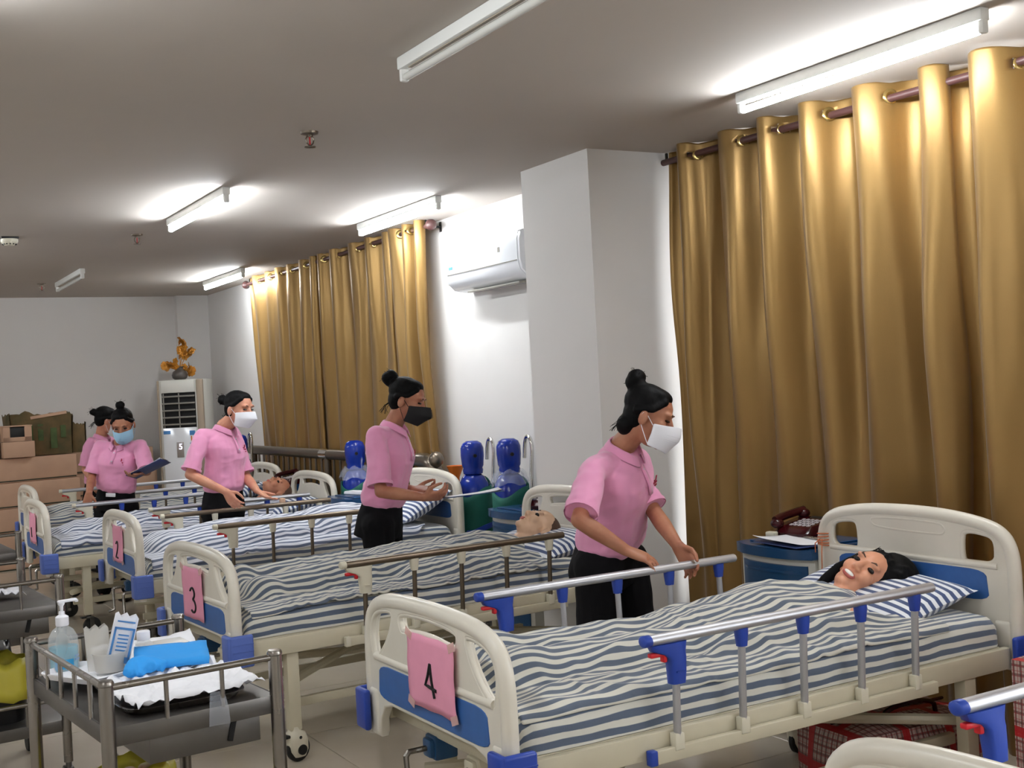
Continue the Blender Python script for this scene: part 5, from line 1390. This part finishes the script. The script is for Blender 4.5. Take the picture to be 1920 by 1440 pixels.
# ------------------------------------------------------------------ steel instrument trolleys
def trolley(lab, x, y, rz, drawer=True):
    r = thing('instrument_trolley', lab, 'trolley', (x, y, 0), rz, 'stainless steel trolleys')
    a, b = .225, .375
    for sx in (-1, 1):
        for sy in (-1, 1):
            MB().cyl((sx * a, sy * b, .13), (sx * a, sy * b, .885), .0185, 16).lathe([(0.0185, .885), (.0205, .887), (.0205, .893), (.017, .899), (0, .90)], (sx * a, sy * b, 0), n=16).build('leg', M['steel'], r)
            c = MB().cyl((sx * a, sy * b, .10), (sx * a, sy * b, .135), .012, 10).box((sx * a, sy * b + .012, .085), (.04, .05, .05), .008).build('caster', M['steel_dull'], r)
            MB().lathe([(0, -.013), (.043, -.013), (.048, -.007), (.048, .007), (.043, .013), (0, .013)], (sx * a, sy * b + .018, .048), (1, 0, 0), 22).build('wheel', M['rubber'], c)
    for z, nm in ((.775, 'top_shelf'), (.30, 'bottom_shelf')):
        s = MB().box((0, 0, z), (2 * a, 2 * b, .006), .002)
        for sx in (-1, 1): s.box((sx * a, 0, z - .02), (.006, 2 * b - .02, .048), .002)
        for sy in (-1, 1): s.box((0, sy * b, z - .02), (2 * a - .02, .006, .048), .002)
        s.build(nm, M['steel_dull'], r)
        zz = z + .105 if z > .5 else z + .09
        MB().tube([(-a, -b, zz), (a, -b, zz)], .009, 12).build('rail', M['steel'], r); MB().tube([(-a, b, zz), (a, b, zz)], .009, 12).build('rail', M['steel'], r)
        MB().tube([(-a, -b, zz), (-a, b, zz)], .009, 12).build('rail', M['steel'], r)
        for t in (-.33, .33):
            for sy in (-1, 1): MB().cyl((a * t * 1.0 + .0, sy * b, z), (a * t, sy * b, zz), .0062, 10).build('baluster', M['steel'], r)
        for t in (-.62, -.24, .14, .52): MB().cyl((-a, b * t, z), (-a, b * t, zz), .0062, 10).build('baluster', M['steel'], r)
    if drawer:
        d = MB().box((.03, -.16, .705), (.30, .40, .085), .003).build('drawer', M['steel_dull'], r)
        MB().box((.10, -.3615, .705), (.016, .004, .055), .0018, rot=rotm((0, 1, 0), .25)).build('slot_handle', M['gap'], d)
        for s in (-1, 1): MB().box((.03 + s * .165, -.10, .735), (.02, .42, .03), .003).build('runner', M['steel_dull'], d)
    return r
trolley('nearest stainless steel trolley carrying a tray and a hand gel bottle', .775, 3.475, .088)
trolley('second stainless steel trolley at the left edge, with waste bags on its lower shelf', .575, 5.55, .06)
trolley('third stainless steel trolley, farthest, at the left edge beside the last footboards', .70, 7.62, .05, False)

def local(x, y, z, cx=.775, cy=3.475, rz=.088):
    p = rotz(rz) @ V3((x, y, z)); return (cx + p[0], cy + p[1], p[2])
# tray
r = thing('steel_tray', 'shallow stainless tray lined with white sheets on the nearest trolley', 'tray', local(.02, -.03, .779), .02)
tr = MB(); w, d = .32, .60
tr.loft([((0, 0, 0), (1, 0, 0), (0, 1, 0), w / 2 - .012, d / 2 - .012), ((0, 0, .001), (1, 0, 0), (0, 1, 0), w / 2 - .010, d / 2 - .010), ((0, 0, .018), (1, 0, 0), (0, 1, 0), w / 2, d / 2), ((0, 0, .0195), (1, 0, 0), (0, 1, 0), w / 2 + .008, d / 2 + .008),
          ((0, 0, .0175), (1, 0, 0), (0, 1, 0), w / 2 - .003, d / 2 - .003), ((0, 0, .004), (1, 0, 0), (0, 1, 0), w / 2 - .014, d / 2 - .014)], 40, 8)
tr.build('pan', M['steel'], r, 40)
def crumple(w, d, n, m, amp, seed, base=.02):
    return [[((i / n - .5) * w + .008 * noise.noise(Vector((i * .17, j * .17, seed))), (j / m - .5) * d + .008 * noise.noise(Vector((i * .17, j * .17, seed + 4))),
              base + amp * (abs(noise.noise(Vector((i * .35 + seed, j * .3, 0)))) + .5 * abs(noise.noise(Vector((i * .8 + seed, j * .7, 5)))))) for j in range(m + 1)] for i in range(n + 1)]
def cloth_thing(name, lab, cat, P, mat, loc, rz, thick=.0012, sharp=180):
    m = MB().grid(P).mesh(name, M[mat], sharp); m = evaluated_mesh(m, [('SOLIDIFY', dict(thickness=thick, offset=1.0))], name)
    o = link(name, m, None, loc); o.rotation_euler = (0, 0, rz); return tag(o, lab, cat)
cloth_thing('liner_sheet', 'white crumpled sheet lying over the near half of the steel tray', 'paper sheet', crumple(.36, .34, 26, 26, .035, 3), 'paper', local(.035, -.15, .781), .15, sharp=50)
P = crumple(.30, .30, 18, 18, .012, 9, .022)
for i in range(19):
    for j in range(19): x, y, z = P[i][j]; P[i][j] = (x, y, z + .12 * max(0, j / 18 - .62) + .05 * max(0, i / 18 - .7))
cloth_thing('liner_sheet', 'stiff white sheet standing up at the far end of the steel tray', 'paper sheet', P, 'paper', local(.05, .15, .781), -.1, sharp=50)
r = thing('white_tray', 'small white plastic tray at the left of the steel tray', 'tray', local(-.12, .16, .802), .5)
MB().loft([((0, 0, 0), (1, 0, 0), (0, 1, 0), .08, .12), ((0, 0, .016), (1, 0, 0), (0, 1, 0), .088, .128), ((0, 0, .018), (1, 0, 0), (0, 1, 0), .084, .124), ((0, 0, .004), (1, 0, 0), (0, 1, 0), .078, .118)], 28, 5).build('dish', M['paper'], r, 40)
# gel pump bottle
r = thing('hand_gel_bottle', 'clear pump bottle of blue hand gel on the corner of the nearest trolley', 'bottle', local(-.155, .285, .778), .2)
k_ = [((0, 0, z), (1, 0, 0), (0, 1, 0), rx, ry) for z, rx, ry in ((0, .036, .03), (.004, .042, .034), (.10, .043, .035), (.125, .040, .033), (.145, .030, .026), (.155, .017, .017), (.162, .015, .015))]
MB().loft(k_, 26, 2.5).build('bottle', M['clear'], r, 60)
MB().loft([((0, 0, z), (1, 0, 0), (0, 1, 0), rx, ry) for z, rx, ry in ((.012, .0385, .0315), (.095, .0395, .0325), (.097, .039, .032))], 24, 2.5).build('gel', M['gel'], r, 60)
lb = [((.0435 * math.cos(a)), (.0355 * math.sin(a))) for a in np.linspace(-2.5, -1.2, 12)]
MB().grid([[(x * 1.01, y * 1.01, z) for x, y in lb] for z in (.035, .062)]).build('label', M['label_cyan'], r, 180)
MB().grid([[(.0445 * math.cos(a), .0365 * math.sin(a), z) for a in np.linspace(-1.1, -.6, 6)] for z in (.066, .071)]).grid([[(.0445 * math.cos(a), .0365 * math.sin(a), z) for a in np.linspace(-1.1, -.5, 6)] for z in (.055, .061)]).build('print', M['label_blue'], r, 180)
p_ = MB().lathe([(0, .158), (.018, .158), (.019, .162), (.019, .184), (.013, .188), (.009, .19), (.008, .20), (0, .20)], n=18)
p_.lathe([(.0045, .198), (.0055, .215), (.010, .222), (.010, .226), (0, .226)], n=12).box((.018, 0, .229), (.058, .013, .009), .004).box((.045, 0, .225), (.010, .010, .008), .002)
p_.build('pump', M['white_mask'], r, 40)
# wipes packets in a milky tub
r = thing('plastic_tub', 'milky plastic tub with packets standing in it on the tray', 'tub', local(-.07, .12, .812), .1)
MB().lathe([(0, .003), (.040, .003), (.046, .05), (.050, .055), (.050, .058), (.044, .056), (.038, .006), (0, .006)], n=24).build('tub', M['milky'], r, 50)
for nm, lab, x, y, tilt, mats, h, seed in (('wet_wipe_packet', 'tilted white packet with blue frame print standing in the plastic tub', .014, -.005, .26, 'label', .155, 2), ('tissue_packet', 'crumpled white packet standing behind the framed one in the tub', -.024, .012, -.06, 'plain', .125, 5)):
    t = thing(nm, lab, 'packet', local(-.07 + x, .12 + y, .82), .1); t.rotation_euler = (.05, tilt, .1 - .2)
    P = [[((j / 8 - .5) * .066, -.008 - .006 * math.cos((j / 8 - .5) * PI) + .003 * noise.noise(Vector((i * .6, j * .6, seed))), i / 10 * h + (.006 * math.sin(j * 2.1) if i == 10 else 0)) for j in range(9)] for i in range(11)]
    Q = [[(x_, .008 + .006 * math.cos(((j / 8) - .5) * PI), z_) for j, (x_, y_, z_) in enumerate(row)][::-1] for row in P]
    MB().grid([row + q_ + [row[0]] for row, q_ in zip(P, Q)]).build('pouch', M['paper'] if mats == 'label' else M['milky'], t, 180)
    if mats == 'label':
        g = MB()
        for x_, z_, w_, h_ in ((-.026, .075, .006, .09), (.026, .075, .006, .09), (0, .118, .058, .006), (0, .028, .058, .018), (0, .138, .05, .004)): g.box((x_, -.0165, z_), (w_, .002, h_))
        g.build('blue_print', M['label_blue'], t)
        g = MB()
        for q_ in range(5): g.box((0, -.0162, .055 + q_ * .011), (.03, .0015, .004))
        g.build('text_lines', M['label_blue'], t)
r = thing('spray_bottle', 'clear bottle with white screw cap standing on the tray', 'bottle', local(.045, .165, .80), 0)
MB().lathe([(0, 0), (.028, 0), (.031, .005), (.031, .055), (.026, .068), (.016, .076), (.015, .08), (0, .08)], n=24).build('bottle', M['clear'], r, 60)
MB().lathe([(.0, .078), (.019, .078), (.0195, .08), (.0195, .102), (.018, .104), (0, .104)], n=24).build('cap', M['white_mask'], r, 40)
r = thing('plastic_box', 'milky plastic box behind the blue package on the tray', 'box', local(.095, .145, .80), .05)
MB().box((0, 0, .03), (.13, .09, .055), .012).build('box', M['milky'], r); MB().box((0, 0, .06), (.138, .098, .008), .004).build('lid', M['milky'], r)
# blue package and rolled gown
r = thing('blue_package', 'flat bright blue package with a white tape strip on the tray', 'package', local(.085, .045, .835), -.1)
r.rotation_euler = (.22, .05, -.05)
P = [[((i / 10 - .5) * .21 + .02 * (j / 8 - .5), (j / 8 - .5) * .13, .004 * noise.noise(Vector((i * .5, j * .5, 2)))) for j in range(9)] for i in range(11)]
link('wrap', evaluated_mesh(MB().grid(P).mesh('wrap', M['glove_blue'], 180), [('SOLIDIFY', dict(thickness=.018))], 'wrap'), r)
MB().box((.045, 0, .006), (.014, .12, .003), .001, rot=rotz(-.15)).build('tape_strip', M['paper'], r)
r = thing('rolled_gown', 'crumpled bright blue rolled gown at the left end of the blue package', 'gown', local(-.03, -.01, .815), .3)
g = MB(); q = random.Random(8)
for i in range(7):
    a = i * .5; g.tube(smooth_loop([(-.05 + .012 * i, -.03 + .01 * math.sin(a), .012 + .008 * math.cos(a * 2)), (-.02 + .01 * i, .01, .03 + .012 * math.sin(a)), (.03 + .006 * i, .03 * math.cos(a), .022 + .008 * math.cos(a))], 2, False), q.uniform(.012, .019), 8)
link('roll', voxel(g, M['glove_blue'], 'roll', .0045, 2), r)
r = thing('film_strip', 'clear plastic film hanging over the edge of the nearest trolley', 'plastic film', local(.06, -.372, .72), 0)
P = [[((j / 5 - .5) * (.055 - .02 * (i / 8) ** 2), -.012 + .028 * max(0, i / 8 - .55) + .003 * math.sin(j), .012 + i / 8 * .085) for j in range(6)] for i in range(9)]
MB().grid(P).build('film', M['clear_film'], r, 180)

# waste bags
def bag(name, lab, cat, loc, rad, h, mat, seed, inner=None, rz=0.0):
    r = thing(name, lab, cat, loc, rz)
    MB().lathe([(0, 0), (rad * .72, 0), (rad * .86, h * .72), (rad * .82, h * .72), (rad * .7, .01), (0, .01)], n=20).build('bin', M['black_bag'] if mat != 'black_bag' else M['black'], r, 40)
    P = []
    for i in range(9):
        t = i / 8; row = []
        for k in range(37):
            a = 2 * PI * k / 36; n_ = noise.noise(Vector((math.cos(a) * 1.8 + seed, math.sin(a) * 1.8, t * 2.2))); n2 = noise.noise(Vector((math.cos(a) * 5 + seed, math.sin(a) * 5, t * 5)))
            if t < .5: rr, z = rad * (.80 + .1 * (t / .5)), h * (.45 + .50 * (t / .5))
            else: u = (t - .5) / .5; rr, z = rad * (.93 + .22 * u), h * (1.0 - .62 * u)
            rr *= 1 + .12 * n_ + .05 * n2; z += h * .14 * n_ + h * .05 * n2
            row.append((rr * math.cos(a), rr * math.sin(a), z))
        P.append(row)
    m = MB().grid(P).mesh('liner', M[mat], 180); link('liner', evaluated_mesh(m, [('SOLIDIFY', dict(thickness=.0015))], 'liner'), r)
    if inner:
        g = MB(); q = random.Random(seed)
        for i in range(16): g.ell((q.uniform(-.5, .5) * rad, q.uniform(-.5, .5) * rad, h * q.uniform(.62, .88)), (q.uniform(.02, .04), q.uniform(.02, .04), q.uniform(.01, .03)), n=8, m=6)
        link('waste', voxel(g, M[inner], 'waste', .007, 1), r)
    return r
bag('waste_bin', 'yellow lined waste bin on the lower shelf of the second trolley', 'waste bin', (.605, 5.36, .303), .12, .25, 'yellow_bag', 3)
bag('waste_bin', 'black lined waste bin behind the yellow one on the second trolley', 'waste bin', (.56, 5.66, .303), .12, .28, 'black_bag', 6)
bag('waste_bin', 'yellow lined bin with mixed waste under the nearest trolley, at the bottom edge', 'waste bin', local(-.03, .10, .303), .12, .24, 'yellow_bag', 11, 'waste')
P = crumple(.20, .16, 14, 12, .06, 21, .004)
cloth_thing('crumpled_wrap', 'crumpled white wrapper on top of the second trolley', 'wrapper', P, 'white_mask', (.62, 5.55, .781), .2, sharp=40)

# ------------------------------------------------------------------ things held in hands
def clip_in_hand(lab, loc, d, nrm, size, sheets, mat='paper', folder=False):
    r = thing('clipboard', lab, 'clipboard', loc)
    y = unit(d); z = unit(V3(nrm) - y * V3(nrm).dot(y)); x = np.cross(y, z)
    r.rotation_euler = Matrix(np.array([x, y, z]).T.tolist()).to_euler()
    MB().box((0, 0, 0), (size[0], size[1], .004), .001).build('board', M['clipboard'] if folder else M['cabinet_top'], r)
    n = 8; P = [[((i / n - .5) * size[0] * .94, (j / n - .5) * size[1] * .95, .004 + .012 * (j / n) ** 5 + .004 * math.sin(i * .7) * (j / n)) for j in range(n + 1)] for i in range(n + 1)]
    link('sheet', evaluated_mesh(MB().grid(P).mesh('sheet', M[mat], 180), [('SOLIDIFY', dict(thickness=.0012))], 'sheet'), r)
    MB().box((0, size[1] * .46, .009), (.09, .022, .008), .003).build('clip', M['steel'], r)
    return r
clip_in_hand('clipboard with white paper held flat by the woman in the black mask', (2.985, 5.60, 1.006), dirv(.96, .05, .2), dirv(-.05, 1, .06), (.20, .30), 1)
clip_in_hand('dark folder with papers held by the woman in the blue mask', (2.20, 9.47, 1.07), dirv(.92, .38, .0), dirv(-.38, .90, .22), (.21, .30), 1, 'paper', True)
o = MB().box((0, 0, 0), (.03, .05, .03), .006).build('wood_block', M['carton'], None); o.location = (2.69, 7.80, .875)
tag(o, 'small tan block between the fingers of the woman in folded white mask', 'block')
o = MB().box((0, 0, 0), (.075, .006, .03), .003).build('pocket_card', M['paper'], None); o.location = (1.985, 9.868, .865); o.rotation_euler = (0, .1, -.4)
tag(o, 'white card sticking out of the trouser pocket under the blue-masked woman', 'card')

# ------------------------------------------------------------------ red plaid woven bags by the nearest bed
m = material('red_plaid_woven', rgb(150, 60, 62), 0.45, bump=.25, bscale=220)
nt = m.node_tree; N = nt.nodes; L = nt.links; bs = N['Principled BSDF']
uv = N.new('ShaderNodeAttribute'); uv.attribute_name = 'plaid'; sp_ = N.new('ShaderNodeSeparateXYZ'); L.new(uv.outputs['Vector'], sp_.inputs[0])
def band(out, per, lo, hi):
    d_ = N.new('ShaderNodeMath'); d_.operation = 'DIVIDE'; d_.inputs[1].default_value = per; f_ = N.new('ShaderNodeMath'); f_.operation = 'FRACT'
    a_ = N.new('ShaderNodeMath'); a_.operation = 'GREATER_THAN'; a_.inputs[1].default_value = lo; b_ = N.new('ShaderNodeMath'); b_.operation = 'LESS_THAN'; b_.inputs[1].default_value = hi
    c_ = N.new('ShaderNodeMath'); c_.operation = 'MULTIPLY'
    L.new(out, d_.inputs[0]); L.new(d_.outputs[0], f_.inputs[0]); L.new(f_.outputs[0], a_.inputs[0]); L.new(f_.outputs[0], b_.inputs[0]); L.new(a_.outputs[0], c_.inputs[0]); L.new(b_.outputs[0], c_.inputs[1])
    return c_.outputs[0]
cur = None; base_c = rgb(188, 168, 160)
for ax, per, lo, hi, col, fac in (('X', .024, .0, .30, rgb(70, 22, 26), .75), ('Y', .030, .0, .28, rgb(84, 26, 30), .7), ('X', .014, .5, .72, rgb(150, 44, 46), .6), ('Y', .017, .4, .6, rgb(150, 44, 46), .5), ('X', .20, .0, .17, rgb(176, 20, 30), .95), ('Y', .26, .45, .58, rgb(176, 20, 30), .95)):
    mx = N.new('ShaderNodeMix'); mx.data_type = 'RGBA'
    if cur is None: mx.inputs['A'].default_value = base_c
    else: L.new(cur, mx.inputs['A'])
    mx.inputs['B'].default_value = col
    k2 = N.new('ShaderNodeMath'); k2.operation = 'MULTIPLY'; k2.inputs[1].default_value = fac
    L.new(band(sp_.outputs[ax], per, lo, hi), k2.inputs[0]); L.new(k2.outputs[0], mx.inputs['Factor']); cur = mx.outputs['Result']
L.new(cur, bs.inputs['Base Color']); M['plaid'] = m
def plaid_bag(lab, loc, size, rz, seed):
    r = thing('woven_bag', lab, 'bag', loc, rz, 'red plaid woven bags')
    w, d, h = size; mb = MB(); UV = []
    def face(o, a, b, u0):
        n = 14; P = []
        for i in range(n + 1):
            row = []
            for j in range(n + 1):
                u, v = i / n, j / n; p = V3(o) + V3(a) * u + V3(b) * v
                nr = unit(np.cross(a, b)); bu = .035 * math.sin(PI * u) * math.sin(PI * v) + .018 * noise.noise(Vector(p * 5 + V3((seed, 0, 0)))) * min(1, 6 * u, 6 * (1 - u), 6 * v, 6 * (1 - v))
                row.append(p + nr * bu); UV.append((u0 + u * np.linalg.norm(a), v * np.linalg.norm(b), 0))
            P.append(row)
        mb.grid(P)
    x0, x1, y0, y1 = -w / 2, w / 2, -d / 2, d / 2
    face((x0, y0, 0), (w, 0, 0), (0, 0, h), 0); face((x1, y0, 0), (0, d, 0), (0, 0, h), w); face((x1, y1, 0), (-w, 0, 0), (0, 0, h), w + d); face((x0, y1, 0), (0, -d, 0), (0, 0, h), 2 * w + d)
    face((x0, y0, h), (w, 0, 0), (0, d, 0), 0)
    me = mb.mesh('sack', M['plaid'], 60); a_ = me.attributes.new('plaid', 'FLOAT_VECTOR', 'POINT'); a_.data.foreach_set('vector', np.array(UV).ravel()); link('sack', me, r)
    MB().tube([(x0 + .02, 0, h + .02), (x1 - .02, 0, h + .02)], .006, 6).build('zip', M['maroon'], r)
    for s in (-1, 1): MB().tube(smooth_loop([(-.14, s * d * .3, h), (-.12, s * d * .32, h + .07), (.12, s * d * .32, h + .07), (.14, s * d * .3, h)], 2, False), .009, 6).build('carry_handle', M['maroon'], r)
    return r
plaid_bag('red plaid woven bag standing on the floor right of the nearest full bed', (3.62, 2.22, 0), (.72, .62, .62), .05, 1)
plaid_bag('red plaid woven bag under the head end of the bed marked 4', (3.40, 3.18, 0), (.60, .33, .27), -.05, 2)
